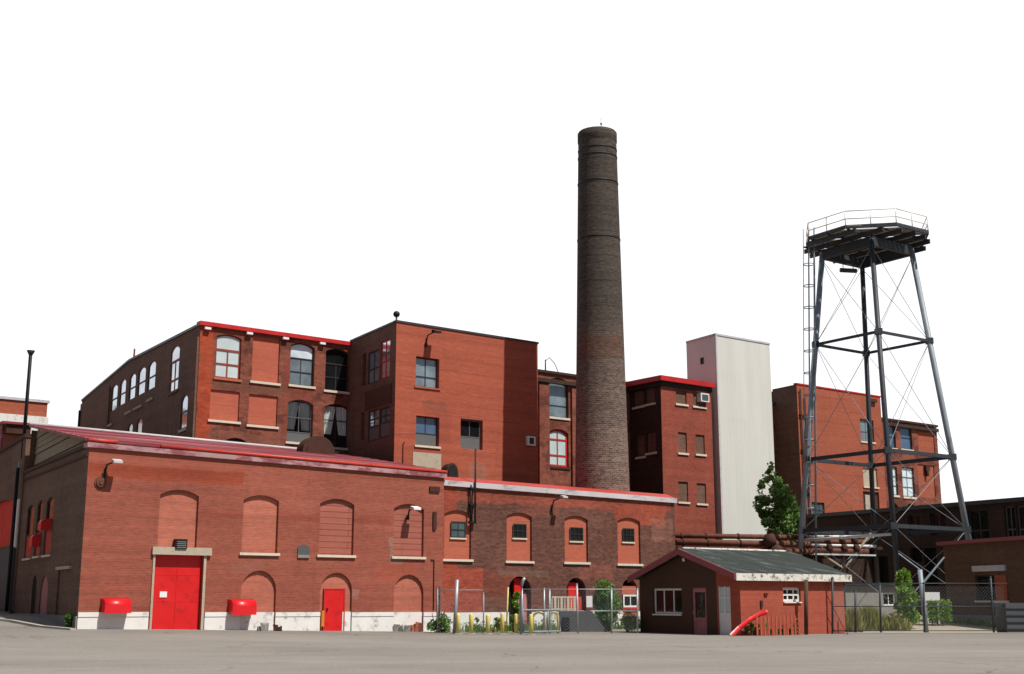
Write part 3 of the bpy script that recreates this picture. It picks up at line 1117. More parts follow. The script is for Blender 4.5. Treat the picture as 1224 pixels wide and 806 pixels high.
b.face([AX.pt(-16.3, 8.4, 0), AX.pt(-16.3, 10.55, 0), AX.pt(-16.3, 10.55, -3.5), AX.pt(-16.3, 8.4, -3.5)])
b.build('front_wall', M['brick_brown'], rx)
b = MB()
coping(AX, -45, -16.25, 10.55, 10.55, 0, .22, -.35, .1, b)
b.build('coping', M['rust_dark'], rx)
b = MB()
zc = AX.hit(10, 656)[1]
b.wbox(AX, -45, -16.8, -.4, zc, .004, .12)
b.wbox(AX, -45, -16.8, .9, .97, .12, .16)
b.build('concrete_base', M['concrete_dark'], rx)
b = MB()
b.tube([AX.pt(-16.75, 1.0, .25), AX.pt(-16.75, 9.2, .25)], .1, 10)
b.tube([AX.pt(-17.6, .95, .3), AX.pt(-14.5, .95, .3)], .07, 8)
b.build('downpipe', M['steel_black'], rx)
# upper set-back storey with a red roof edge
UX = Wall(AX.pt(-27.5, 0, -.4).xy, D)
ua, uz = UX.hit(34, 508)
b = MB()
b.face([UX.pt(0, 8), UX.pt(ua, 8), UX.pt(ua, uz - .35), UX.pt(0, uz - .35)], [(0, 8), (ua, 8), (ua, uz), (0, uz)])
b.build('upper_wall', M['brick_fill'], rx)
b = MB()
b.wbox(UX, -.3, ua + .3, uz - .12, uz + .03, -8, .75)
b.wbox(UX, -.1, ua, 8, uz - .125, -7.5, -.01)
b.build('upper_roof', M['roof_red'], rx)
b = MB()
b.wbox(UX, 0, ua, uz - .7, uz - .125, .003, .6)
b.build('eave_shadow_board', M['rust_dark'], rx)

fw_ = at(57, 482, 104)
FW = Wall(fw_.xy, D)
rf = thing('far_warehouse', FW.pt(-8, 0), 'distant red brick block with a white band at the left edge of the view', 'building')
b = MB()
b.face([FW.pt(-45, 0), FW.pt(0, 0), FW.pt(0, fw_.z), FW.pt(-45, fw_.z)], [(-45, 0), (0, 0), (0, fw_.z), (-45, fw_.z)])
b.build('front_wall', M['brick_e'], rf)
block_rest(FW, -45, 0, 14, 0, fw_.z, rf, 'brick_e', True)
b = MB()
b.wbox(FW, -45, .15, fw_.z, fw_.z + .22, -.4, .12)
b.build('coping', M['flashing_grey'], rf)
b = MB()
zb = FW.hit(30, 497)[1]
b.wbox(FW, -45, .1, zb - 1.6, zb, .003, .25)
b.build('white_band', M['white_base'], rf)

# ------------------------------------------------------------------ B: the lower, darker building right of it
B = Wall(A.pt(LA + .02, 0, -.16).xy, D)
LB = B.hit(808, 680)[0]
TB0, TB1 = B.hit(531, 580)[1], B.hit(807, 601)[1]
rb = thing('brick_boiler_house', B.pt(0, 0), 'lower dark worn brick building with four small windows set in red panels', 'building')
for px, wx in (((531, 610, 563, 668.5), (538, 623.6, 556, 643)), ((605.6, 612.8, 635.6, 670.7), (612.3, 626.5, 628.6, 643.3)),
               ((675, 616.5, 702.7, 672), (680.4, 630.5, 696.3, 647)), ((738.3, 619, 765.4, 674), (743.2, 631.8, 757.4, 648))):
    o, r4 = bricked(B, px, rb, .22, .12, 'brick_panel', .17, name='infilled_window')
    B2 = Wall(B.pt(0, 0, -.12).xy, D)
    rr = B2.rect(*wx)
    window(B2, None, rb, None, .02, 2 if px[0] < 600 else 3, (.5,), 'frame_dark', 'glass_dark' if px[0] > 560 else 'glass_block', .06, .03, 'stone', .11,
           rect=rr, hole=False, over=.04, name='small_window')
arB = []
for px in ((607.6, 689, 635, 756), (677.5, 690.6, 700.5, 756), (743.7, 692, 762, 756)):
    a0, a1, z0, z1 = B.rect(*px)
    arB.append((a0, a1))
    poly = outline(a0, a1, -.4, z1, 'round')
    B.holes.append((poly, .5))
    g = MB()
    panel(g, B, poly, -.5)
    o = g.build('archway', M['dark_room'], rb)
    if px[0] < 740:
        g = MB()
        hgt = z1 - (a1 - a0) / 2
        if px[0] < 620:
            g.wbox(B, a0 + .9, a1 - .03, -.2, hgt - .15, -.45, -.3)
        else:
            g.wbox(B, a0 + .05, a1 - .05, -.2, hgt - .35, -.45, -.3)
        g.build('archway_door', M['pink_paint' if px[0] < 620 else 'orange_trim'], o)
        g = MB()
        if px[0] < 620:
            g.wbox(B, a0 + .62, a0 + 1.1, hgt - .4, hgt + .7, -.42, -.28)
        else:
            g.wbox(B, a0 + .35, a1 - .3, hgt - .33, hgt + .45, -.42, -.28)
        g.build('red_board', M['red_paint'], o)
    else:
        rr = (a0 + .03, a1 - .03, B.hit(752, 726)[1], B.hit(752, 711)[1])
        window(B, None, rb, None, .2, 2, (), 'frame_white', 'glass_dark', .1, .06, 'frame_red', .2, rect=rr, hole=False, name='arch_window')
        g = MB()
        g.wbox(B, a0 + .01, a1 - .01, -.4, rr[2] - .21, -.4, -.02)
        g.wbox(B, a0 + .01, a1 - .01, rr[3] + .01, rr[3] + .5, -.4, -.05)
        g.build('red_infill', M['brick_panel'], o)
b = MB()
wall_mesh(b, B, [(0, -.5), (LB, -.5), (LB, TB1), (0, TB0)])
b.build('front_wall', M['brick_b'], rb)
ends = [0.004] + [v for ar in arB for v in ar] + [LB + .02]
for k in range(0, len(ends), 2):
    b = MB()
    b.wbox(B, ends[k], ends[k + 1], -.5, .98, .004, .06)
    b.build('plinth', M['white_base'], rb)
b = MB()
coping(B, .0, LB + .12, TB0, TB1, -.03, .26, -.3, .14, b)
b.build('flashing', M['flashing_grey'], rb)
b = MB()
P = B.pt
dB = 5.2
e0, e1 = P(0, TB0 + .27, .05), P(LB + .1, TB1 + .27, .05)
r0, r1 = e0 + BACK * dB + Vector((0, 0, .75)), e1 + BACK * dB + Vector((0, 0, .75))
m0, m1 = e0 + BACK * .9 + Vector((0, 0, .3)), e1 + BACK * .9 + Vector((0, 0, .3))
for (a_, b_, c_, d_), v0, v1 in (((e0, e1, m1, m0), 0, .9), ((m0, m1, r1, r0), .9, dB)):
    b.face([a_, b_, c_, d_], [(0, v0), (LB, v0), (LB, v1), (0, v1)])
b.face([e1, Vector((*r1.xy, TB1)), r1, m1])
b.face([r0, r1, Vector((*r1.xy, 4)), Vector((*r0.xy, 4))])
b.build('lean_to_roof', M['roof_red2'], rb)
rear = MB()
p, q = P(LB, 0), P(LB, 0) + BACK * dB
rear.face([Vector((p.x, p.y, -.4)), Vector((q.x, q.y, -.4)), Vector((q.x, q.y, TB1)), Vector((p.x, p.y, TB1))], [(0, 0), (dB, 0), (dB, TB1), (0, TB1)])
rear.build('end_wall', M['brick_b'], rb)
# fixtures
lamp_arm(B, 658.5, 612, .7, 'grey floodlight on a long bracket on the dark brick wall', rise=.85, back=(.35, 0), size=.22)
t = thing('vent_pipe', P(1.4, 5.5, .2), 'tall thin black vent pipe clamped to the brick wall at the roof step', 'vent pipe')
b = MB()
a, z = B.hit(565, 626)
b.tube([P(a, z, .22), P(a, B.hit(565, 537)[1], .22)], .05, 8)
b.build('pipe', M['steel_black'], t)
b = MB()
a2, z2 = B.hit(560.5, 627)
b.tube([P(a2, z2, .15), P(a2 + .02, B.hit(561, 580)[1], .15)], .05, 8)
for zz in (z + .05, z + 1.0, z + 1.9):
    b.wbox(B, a2 - .08, a + .08, zz - .05, zz + .05, .003, .24)
b.build('clamp', M['steel_black'], t)
t = thing('electric_conduit', A.pt(18.2, 3), 'thin conduit running down the red wall near its right end', 'conduit')
b = MB()
a, z = A.hit(517.5, 669)
b.tube([A.pt(a - .15, z, .04), A.pt(a + .05, z, .04), A.pt(a + .05, 1.1, .04)], .025, 6)
b.build('conduit', M['rust_dark'], t)
# ------------------------------------------------------------------ H: the four-storey mill behind
h0 = at(240, 387, 76)
H = Wall(h0.xy, D)
HL = Wall(h0.xy, L)
ZH = 18.3
LH = H.hit(1120, 520)[0]
rh = thing('mill_building', (h0.x, h0.y, 0), 'long four-storey brick mill with arched windows and bricked-up bays, behind the front buildings', 'building')
window(H, (258, 400, 288, 452.5), rh, .18, .12, 2, (.5,), 'frame_redbrown', 'glass_pale', .09, .09, 'brick_panel', .2, top=(.36, 'glass_pale'))
bricked(H, (301.6, 403, 334, 457), rh, None, .1, 'brick_panel', .2)
bricked(H, (251, 467, 286, 503), rh, None, .1, 'brick_panel', .2)
bricked(H, (297, 472.5, 331.5, 509), rh, None, .1, 'brick_panel', .2)
window(H, (347, 410, 376, 461), rh, .25, .22, 2, (.5,), 'frame_dark', 'glass_sky', .08, .05, 'stone', .2, top=(.36, 'glass_bright'))
window(H, (389, 417, 417.8, 467.6), rh, .25, .22, 2, (.5,), 'frame_dark', 'glass_dark', .08, .05, 'stone', .2, top=(.36, 'glass_dark'))
window(H, (343.5, 478, 374, 529), rh, .25, .2, 2, (.45,), 'frame_grey', 'glass_clear', .07, .05, 'stone', .2, low=(.24, 'frame_grey'), curtain=True)
window(H, (387.5, 483, 417.8, 535), rh, .25, .2, 2, (.62,), 'frame_dark', 'glass_clear', .07, .05, 'stone', .2, curtain=True)
window(H, (262, 523.5, 300, 575), rh, .5, .25, 1, (.4,), 'frame_dark', 'glass_dark', .08, .06, 'stone', .2, name='arched_basement_window')
# bay between the tower block and the chimney
window(H, (656, 452, 679.5, 499), rh, .25, .2, 1, (.3,), 'frame_dark', 'glass_sky', .07, .05, 'stone', .22)
window(H, (656, 513, 679.7, 558), rh, .3, .15, 2, (.3, .72), 'frame_red', 'glass_pale', .16, .1, 'rust_dark', .22)
b = MB()
p0, p1 = H.hit(643, 470)[0], H.hit(655, 470)[0]
b.wbox(H, p0, p1, 5, ZH - .9, .004, .18)
b.build('pilaster', M['brick_h'], rh)
b = MB()
p2, p3 = H.hit(682, 470)[0], H.hit(694, 470)[0]
b.wbox(H, p2, p3, 5, ZH - .9, .004, .18)
b.build('pilaster', M['brick_h'], rh)
# right-hand bays beyond the orange block
for px in ((1062.5, 509.5, 1070.5, 535.5), (1076.5, 510, 1090, 537)):
    window(H, px, rh, None, .15, 1 if px[0] < 1070 else 1, (.5,), 'frame_dark', 'glass_blue', .09, .07, 'stone', .25)
for px in ((1065.5, 558, 1073, 592), (1079, 559, 1093, 594)):
    window(H, px, rh, None, .15, 2, (.33, .66), 'frame_grey', 'glass_bright', .09, .07, 'stone', .25)
for px in ((1097.5, 517, 1117, 541), (1098, 556, 1117.5, 595)):
    bricked(H, px, rh, None, .08, 'brick_e', 0, name='bricked_up_bay')
for px in ((1062, 601, 1075, 620), (1083, 602, 1096, 620)):
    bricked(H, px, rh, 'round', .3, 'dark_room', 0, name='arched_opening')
b = MB()
wall_mesh(b, H, [(0, 0), (LH, 0), (LH, ZH), (0, ZH)])
b.build('front_wall', M['brick_h'], rh)
hm = H.hit(419, 411)[0]
b = MB()
coping(H, -.1, hm, ZH, ZH, 0, .26, -.4, .2, b)
b.build('red_coping', M['red_trim'], rh)
b = MB()
coping(H, hm, LH + .1, ZH, ZH, 0, .2, -.4, .14, b)
u0, u1 = H.hit(640, 445)[0], H.hit(694, 445)[0]
b.wbox(H, u0, u1, ZH - .75, ZH - .45, .004, .3)
u0 = H.hit(1056, 505)[0]
b.wbox(H, u0, LH, ZH - .5, ZH - .2, .004, .25)
b.build('cornice', M['brick_rdark'], rh)
# left gable wall with a row of tall sash windows
for px in ((177, 432, 185.7, 465.5), (165, 439, 173.6, 471.7), (154.6, 446.7, 161.8, 477.4), (143.3, 453.6, 150, 484), (132.7, 460, 140, 491)):
    window(HL, px, rh, .3, .03, 1, (.45,), 'frame_dark', 'glass_left', .08, .08, 'stone', .0)
window(HL, (203.7, 414, 213.7, 467.5), rh, .3, .03, 2, (.38,), 'frame_redbrown', 'glass_left', .1, .1, 'brick_brown', .2, top=(.34, 'glass_left'))
window(HL, (216, 471.7, 224.4, 512.6), rh, .4, .03, 1, (.5,), 'frame_dark', 'glass_left', .1, .08, 'stone', .2)
for px in ((163, 500, 169.3, 530), (152.3, 506, 158, 535)):
    window(HL, px, rh, .3, .03, 1, (), 'frame_dark', 'glass_left', .09, .08, 'stone', 0)
zr_, ze = HL.hit(155, 432)[1], HL.hit(98, 480)[1]
sr, se = HL.hit(155, 432)[0], HL.hit(98, 480)[0]
b = MB()
wall_mesh(b, HL, [(se, 0), (0, 0), (0, ZH), (sr, zr_), (se, ze)])
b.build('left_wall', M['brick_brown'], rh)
b = MB()
for k, px in enumerate(((176, 477.5, 183, 478), (160, 487, 170, 488), (150, 493, 157, 494), (126, 509, 134, 510))):
    q = HL.rect(px[0], px[1] - 1, px[2], px[1] + 2)
    b.wbox(HL, q[0], q[1], q[3] - .18, q[3], .003, .09)
b.build('stone_band', M['lintel'], rh)
b = MB()
q = HL.hit(130, 500)[0]
b.wbox(HL, se, q, 4, ze - .25, .004, .1)
b.build('pier', M['brick_brown'], rh)
b = MB()
q2 = HL.hit(184, 470)[0]
q3 = HL.hit(129, 520)[0]
b.wbox(HL, -1.45, -.05, 5, 17.6, .004, .14)
b.build('pier', M['brick_brown'], rh)
b = MB()
b.tube([HL.pt(se + .2, 4, .15), HL.pt(se + .2, ze - .8, .15)], .12, 8)
b.build('downpipe', M['steel_black'], rh)
b = MB()
coping(HL, sr, 0, zr_, ZH, 0, .16, -.4, .08, b)
coping(HL, se, sr, ze, zr_, 0, .16, -.4, .08, b)
b.build('verge', M['steel_dark'], rh)
b = MB()
w_ = H.d * LH
f0, f1, f2 = HL.pt(0, ZH - .1, -.1), HL.pt(sr, zr_ - .02, -.1), HL.pt(se, ze, -.1)
b.face([f0, f0 + w_, f1 + w_, f1])
b.face([f1, f1 + w_, f2 + w_, f2])
b.build('roof', M['tar'], rh)
b = MB()
f0, f2 = HL.pt(0, 0), HL.pt(se, 0)
for p, q, za, zb in ((f0 + w_, f2 + w_, ZH, ze), (f2 + w_, f2, ze, ze)):
    b.face([Vector((p.x, p.y, 0)), Vector((q.x, q.y, 0)), Vector((q.x, q.y, zb)), Vector((p.x, p.y, za))])
b.build('rear_wall', M['brick_brown'], rh)


def mast(name, p, q, r, mat, label, cat, cap=None):
    b = MB()
    b.tube([p, q], r, 8)
    if cap:
        b.tube([q, Vector(q) + Vector((0, 0, cap[1]))], cap[0], 10, r2=cap[2])
    o = b.build(name, M[mat], None)
    on_base(o, p)
    tag(o, label, cat)
    return o


p = HL.pt(sr, zr_, -.3)
mast('roof_mast', p, Vector((p.x, p.y, at(155, 417, p.y).z)), .07, 'rust', 'thin rust-coloured mast on the ridge of the mill at far left', 'mast')
p = at(31, 530, 71)
q = at(36.5, 425, 71)
b = MB()
b.tube([Vector((q.x, q.y, 9.5)), q], .1, 10)
b.tube([q, q + Vector((0, 0, .28))], .1, 12, r2=.24)
o = b.build('flue_pole', M['steel_black'], None)
on_base(o, (q.x, q.y, 9.5))
tag(o, 'tall thin black pole with a flared cap rising above the left roof', 'pole')
# small floodlights under the red roof edge
for px, lab in (((247, 393), 'leftmost'), ((297, 399), 'second from the left'), ((340, 405), 'third from the left'), ((384, 411), 'rightmost')):
    a, z = H.hit(*px)
    t = thing('eave_light', H.pt(a, z), '%s of four small white lights under the red mill roof edge' % lab, 'light', 'lights under the mill roof edge')
    b = MB()
    b.wbox(H, a - .2, a + .2, z - .08, z + .06, .06, .25)
    b.build('light_body', M['white_sign'], t)
    b = MB()
    b.wbox(H, a - .06, a + .06, z - .06, z + .06, .003, .058)
    b.build('bracket', M['steel_dark'], t)
p = H.pt(H.hit(655, 440)[0], ZH + .2, -.3)
t = thing('roof_antenna', p, 'bent wire antenna on the mill roof beside the chimney', 'antenna')
b = MB()
b.tube([p, p + Vector((0, 0, .9))], .06, 6)
b.build('mast', M['steel_dark'], t)
b = MB()
d = H.d
b.tube([p + Vector((0, 0, .8)), p + d * .4 + Vector((0, 0, 1.1)), p + d * .9 + Vector((0, 0, .7)), p + d * 1.35 + Vector((0, 0, -.1))], .03, 6)
b.build('aerial', M['steel_dark'], t)

# ------------------------------------------------------------------ M: orange-red block in front of the mill
oM = H.pt(H.hit(419, 409)[0], 0)
tmp = Wall(oM.xy, L)
sM, ZM = tmp.hit(474, 385)
cM = tmp.pt(sM, 0)
MF = Wall(cM.xy, D)
ML = Wall(cM.xy, L)
LM = MF.hit(643, 480)[0]
rm = thing('brick_block', (cM.x, cM.y, 0), 'plain orange-red brick block with few windows, standing in front of the mill beside the chimney', 'building')
window(MF, (497, 427.6, 525, 463.3), rm, None, .25, 2, (.36,), 'frame_dark', 'glass_sky', .08, .06, 'brick_fill', .12)
window(MF, (497.2, 498, 525, 533), rm, None, .25, 2, (), 'frame_dark', 'glass_blue', .06, .05, 'stone', .18, low=(.42, 'frame_grey'))
window(MF, (550.5, 501.5, 577, 537), rm, None, .25, 2, (), 'frame_grey', 'glass_dark', .1, .05, 'stone', .0, low=(.42, 'frame_grey'))
b = MB()
a0, a1, z0, z1 = MF.rect(493.3, 541.5, 527, 560)
b.wbox(MF, a0, a1, z0 - .3, z1, .003, .03)
b.build('bare_plaster_patch', M['lintel'], rm)
b = MB()
wall_mesh(b, MF, [(0, 0), (LM, 0), (LM, ZM), (0, ZM)])
b.build('front_wall', M['brick_m'], rm)
for px, pn, lw in (((440, 419.6, 452.8, 458), 'glass_sky', None), ((454.7, 407, 466, 452), 'glass_left', None),
                   ((440, 490, 452.5, 527), 'glass_left', .46), ((453.5, 487, 466, 523), 'glass_block', .5)):
    window(ML, px, rm, None, .05, 2, (.45,), 'frame_red' if px[1] < 410 else 'frame_dark', pn, .09, .08, 'frame_grey', 0, low=(lw, 'frame_grey') if lw else None)
for px in ((433, 422.6, 437, 461), (431.5, 493, 435.2, 526)):
    bricked(ML, px, rm, None, .2, 'dark_room', 0, name='slot_window')
b = MB()
a0, a1, z0, z1 = ML.rect(437, 464, 468, 486)
b.wbox(ML, a0, a1, z0, z1, .003, .06)
b.build('spandrel_panel', M['siding_dark'], rm)
b = MB()
wall_mesh(b, ML, [(-sM - .3, 0), (0, 0), (0, ZM), (-sM - .3, ZM)])
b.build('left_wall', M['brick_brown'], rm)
block_rest(MF, 0, LM, sM + 2, 0, ZM, rm, 'brick_m')
b = MB()
coping(MF, -.06, LM + .06, ZM, ZM, 0, .12, -.3, .06, b)
coping(ML, -sM, .0, ZM, ZM, 0.002, .122, -.3, .06, b)
b.build('coping', M['steel_dark'], rm)
lamp_arm(MF, 508.5, 413, .6, 'black floodlight on an arm near the top of the orange-red block', rise=.85, back=(.35, 0), size=.32, head='steel_black')
p = MF.pt(.05, ZM + .12, -.1)
t = thing('corner_light', p, 'black globe light on a short stem at the top corner of the orange-red block', 'light')
b = MB()
b.tube([p, p + Vector((0, 0, .25))], .06, 8)
b.build('stem', M['galv'], t)
b = MB()
b.lathe(p + Vector((0, 0, .2)), [(.05, 0), (.17, .06), (.22, .2), (.17, .34), (.05, .4)], 14)
b.build('globe', M['steel_black'], t)
a0, a1, z0, z1 = MF.rect(628.5, 522, 638, 533)
t = thing('window_unit', MF.pt(a0, z0), 'small white boxed air vent on the shadowed part of the orange-red block', 'air vent')
b = MB()
b.wbox(MF, a0, a1, z0, z1, .003, .2)
b.build('housing', M['frame_white'], t)
b = MB()
b.wbox(MF, a0 + .15, a1 - .15, z0 + .1, z1 - .1, .2, .22)
b.build('grille', M['frame_dark'], t)
t = thing('roof_conduit', MF.pt(MF.hit(481, 550)[0], 9.5), 'thin hooked conduit on the foot of the orange-red block', 'conduit')
b = MB()
a, z = MF.hit(481.5, 530)
b.tube([MF.pt(a + .12, z + .1, .05), MF.pt(a, z, .05), MF.pt(a, z - 2, .05)], .03, 6)
b.build('conduit', M['rust_dark'], t)

# roof vents on the front roof
def slab_disc(name, px0, px1, ytop, ybot, Y, thick, mat, label, cat, edge=None):
    c = at((px0 + px1) / 2, ybot, Y)
    w = Wall(c.xy, D)
    a0, a1 = w.hit(px0, ybot)[0], w.hit(px1, ybot)[0]
    z0, z1 = w.hit((px0 + px1) / 2, ybot)[1], w.hit((px0 + px1) / 2, ytop)[1]
    t = thing(name, w.pt((a0 + a1) / 2, z0), label, cat)
    n = 20
    pl = [(a0, z0 - .35), (a1, z0 - .35)] + [((a0 + a1) / 2 + (a1 - a0) / 2 * math.cos(math.pi * k / n), z0 + (z1 - z0) * math.sin(math.pi * k / n)) for k in range(n + 1)]
    b = MB()
    b.extrude([w.pt(p[0], p[1], 0) for p in pl], BACK * thick)
    b.build('hood', M[mat], t)
    b = MB()
    q = shrink(pl, (a1 - a0) * .12)
    b.extrude([w.pt(p[0], p[1], .05) for p in q], w.n * -.047)
    b.build('cover_plate', M[edge or mat], t)


slab_disc('roof_vent', 362, 400, 521, 540, 74.5, 1.1, 'rust_dark', 'brown half-round sheet metal roof vent below the curtained mill windows', 'roof vent', 'rust_dark')
slab_disc('exhaust_vent', 534, 548, 553.5, 566, 73.5, .8, 'rust_dark', 'small dark round-topped exhaust vent on the red roof edge beside the orange-red block', 'roof vent', 'steel_black')

# ------------------------------------------------------------------ chimney
ch = Vector((5.63, 78.45, 0))
rc = thing('factory_chimney', ch, 'very tall tapering round brick chimney, blackened by soot towards the top', 'chimney')
prof = []
for k in range(41):
    z = 31.8 * k / 40
    prof.append((1.85 - .0189 * z, z))
prof = prof[:-1] + [(1.27, 31.1), (1.3, 31.15), (1.3, 31.75), (1.23, 31.85), (.93, 31.85), (.9, 30.3)]
b = MB()
b.lathe(ch, prof, 48)
b.build('shaft', M['chimney'], rc, recalc=True)
for z in (30.5, 30.0, 28.2, 24.4):
    r_ = 1.85 - .0189 * z
    b = MB()
    b.lathe(ch, [(r_ - .003, z), (r_ + .025, z + .01), (r_ + .025, z + .09), (r_ + .003, z + .1)], 48, caps=False)
    b.build('iron_band', M['steel_black'], rc)
b = MB()
b.tube([ch + Vector((0.2, -1.0, 31.6)), ch + Vector((.2, -1.0, 32.5))], .03, 6)
b.lathe(ch + Vector((.2, -1.0, 32.0)), [(.02, 0), (.1, .1), (.02, .22)], 8)
b.build('lightning_rod', M['galv'], rc)

# ------------------------------------------------------------------ R: red-roofed stair tower
oR = H.pt(H.hit(752, 456)[0], 0)
tmp = Wall(oR.xy, L)
sR, ZR = tmp.hit(789.5, 451)
cR = tmp.pt(sR, 0)
RF, RL = Wall(cR.xy, D), Wall(cR.xy, L)
LR = RF.hit(851.5, 520)[0]
ZR -= .3
rr_ = thing('brick_stair_tower', (cR.x, cR.y, 0), 'narrow red-brown brick tower with a red roof edge, right of the chimney', 'building')
for px, sl in (((808, 467, 820.6, 483), .2), ((828.5, 470, 842.5, 486), .2), ((810.8, 517, 821, 541.5), .2), ((831.8, 520, 842.3, 543), .2),
               ((811, 576, 822.5, 600), .2), ((833, 578, 844, 602), .2)):
    bricked(RF, px, rr_, None, .1, 'brick_brown', sl, name='bricked_up_window')
b = MB()
wall_mesh(b, RF, [(0, 0), (LR, 0), (LR, ZR), (0, ZR)])
b.build('front_wall', M['brick_r'], rr_)
for px in ((757.5, 463, 769, 486), (771.5, 460, 782.5, 482.5), (761, 520, 771, 546), (773, 517, 784, 541)):
    bricked(RL, px, rr_, None, .12, 'brick_brown', .22, name='bricked_up_window')
b = MB()
wall_mesh(b, RL, [(-sR - .3, 0), (0, 0), (0, ZR), (-sR - .3, ZR)])
b.build('left_wall', M['brick_rdark'], rr_)  # darker copy of the front brick, shade put into the colour
block_rest(RF, 0, LR, sR + 3, 0, ZR, rr_, 'brick_r', roof=None)
b = MB()
e = [RF.pt(-.35, ZR, .4), RF.pt(LR + .05, ZR, .4), RF.pt(LR + .05, ZR, -7), RF.pt(-.35, ZR, -7)]
b.box8(e + [p + Vector((0, 0, .38)) for p in e])
b.build('roof', M['red_trim'], rr_)
b = MB()
e = [RF.pt(-.1, ZR - .35, .15), RF.pt(LR - .02, ZR - .35, .15), RF.pt(LR - .02, ZR - .35, -6), RF.pt(-.1, ZR - .35, -6)]
b.box8(e + [p + Vector((0, 0, .347)) for p in e])
b.build('eave_board', M['steel_black'], rr_)
a0, a1, z0, z1 = RF.rect(834, 471, 844, 481)
t = thing('air_conditioner', RF.pt(a0, z0), 'white window air conditioner high on the narrow red-brown tower', 'air conditioner')
b = MB()
b.wbox(RF, a0, a1, z0, z1, -.1, .35)
b.build('housing', M['frame_white'], t)
b = MB()
b.wbox(RF, a0 + .12, a1 - .12, z0 + .1, z1 - .1, .35, .37)
b.build('grille', M['glass_block'], t)

# ------------------------------------------------------------------ W: white clad tower
w0 = at(855.4, 400, 97.6)
WF, WL = Wall(w0.xy, D), Wall(w0.xy, L)
LWt = WF.hit(923.5, 500)[0]
ZW = w0.z
sW = -WL.hit(820.5, 418)[0]
rw = thing('white_clad_tower', (w0.x, w0.y, 0), 'tall windowless tower clad in white ribbed metal siding', 'tower')
b = MB()
wall_mesh(b, WF, [(0, 0), (LWt, 0), (LWt, WF.hit(923, 412)[1]), (0, ZW)])
b.build('front_wall', M['ribbed_white'], rw)
window(WL, (836.6, 427.5, 841.6, 435.6), rw, None, .08, 1, (), 'frame_dark', 'glass_dark', .15, .05, 'stone', 0)
b = MB()
wall_mesh(b, WL, [(-sW, 0), (0, 0), (0, ZW), (-sW, ZW)])
b.build('left_wall', M['ribbed_white'], rw)
block_rest(WF, 0, LWt, sW, 0, ZW - .1, rw, 'ribbed_white', roof='flashing_grey')
b = MB()
coping(WF, -.05, LWt + .05, ZW, WF.hit(923, 412)[1], -.05, .1, -.3, .05, b)
coping(WL, -sW, 0, ZW, ZW, -.052, .102, -.3, .05, b)
b.build('coping', M['flashing_grey'], rw)
b = MB()
b.wbox(WF, -.06, .12, 0, ZW - .06, .004, .04)
b.build('corner_trim', M['flashing_grey'], rw)

# ------------------------------------------------------------------ E: even orange block on the right
oE = H.pt(H.hit(925, 464)[0], 0)
tmp = Wall(oE.xy, L)
sE, ZE = tmp.hit(952, 459.5)
cE = tmp.pt(sE, 0)
EF, EL = Wall(cE.xy, D), Wall(cE.xy, L)
LE = EF.hit(1056, 540)[0]
re_ = thing('orange_brick_block', (cE.x, cE.y, 0), 'nearly windowless even orange brick block behind the water tower', 'building')
window(EF, (1028.5, 501.7, 1044.5, 528), re_, None, .15, 2, (.45,), 'frame_grey', 'glass_sky', .1, .06, 'stone', .2)
o, r4 = bricked(EF, (1032, 560, 1048.6, 582), re_, None, .1, 'lintel', .18, name='boarded_opening')
o, r4 = bricked(EF, (1032, 588, 1051, 611), re_, None, .15, 'siding_dark', 0, name='loading_hatch')
b = MB()
b.wbox(EF, r4[0] + .35, r4[0] + 1.0, r4[2], r4[3] - .3, -.148, -.05)
b.build('hatch_board', M['lintel'], o)
window(EF, (970.5, 600.7, 985.7, 619), re_, None, .1, 3, (.5,), 'frame_dark', 'glass_block', .08, .04, 'stone', 0)
b = MB()
wall_mesh(b, EF, [(0, 0), (LE, 0), (LE, ZE), (0, ZE)])
b.build('front_wall', M['brick_e'], re_)
b = MB()
wall_mesh(b, EL, [(-sE - .2, 0), (0, 0), (0, ZE), (-sE - .2, ZE)], [])
b.build('left_wall', M['brick_brown'], re_)
block_rest(EF, 0, LE, sE + 1, 0, ZE, re_, 'brick_e')
b = MB()
coping(EF, -.05, LE + .05, ZE, ZE, 0, .12, -.3, .06, b)
b.build('coping', M['red_trim'], re_)
b = MB()
for px in (958.5, 963.5):
    a = EF.hit(px, 540)[0]
    b.tube([EF.pt(a, 4, .14), EF.pt(a, EF.hit(px, 466 if px < 960 else 476)[1], .14)], .07, 8)
for z in (7, 10.5, 14, 17):
    a = EF.hit(961, 540)[0]
    b.wbox(EF, a - .45, a + .4, z, z + .12, .003, .2)
b.build('downpipe', M['brick_rdark'], re_)
a, z = EF.hit(1041, 479)
t = thing('wall_bracket', EF.pt(a, z), 'dark iron bracket box near the top right of the orange block', 'bracket')
b = MB()
b.wbox(EF, a - .5, a + .6, z - .15, z + .15, .003, .25)
b.wbox(EF, a - .6, a - .4, z - .7, z + .05, .003, .12)
b.build('bracket', M['rust_dark'], t)
a, z = H.hit(1107, 562)
t = thing('wall_fixture', H.pt(a, z), 'dark lamp on the bricked-up bay at the right end of the mill', 'wall lamp')
b = MB()
b.wbox(H, a - .3, a + .3, z - .1, z + .35, -.078, .25)
b.wbox(H, a - .18, a + .12, z - .6, z - .1, .0, .25)
b.build('lamp_body', M['rust_dark'], t)
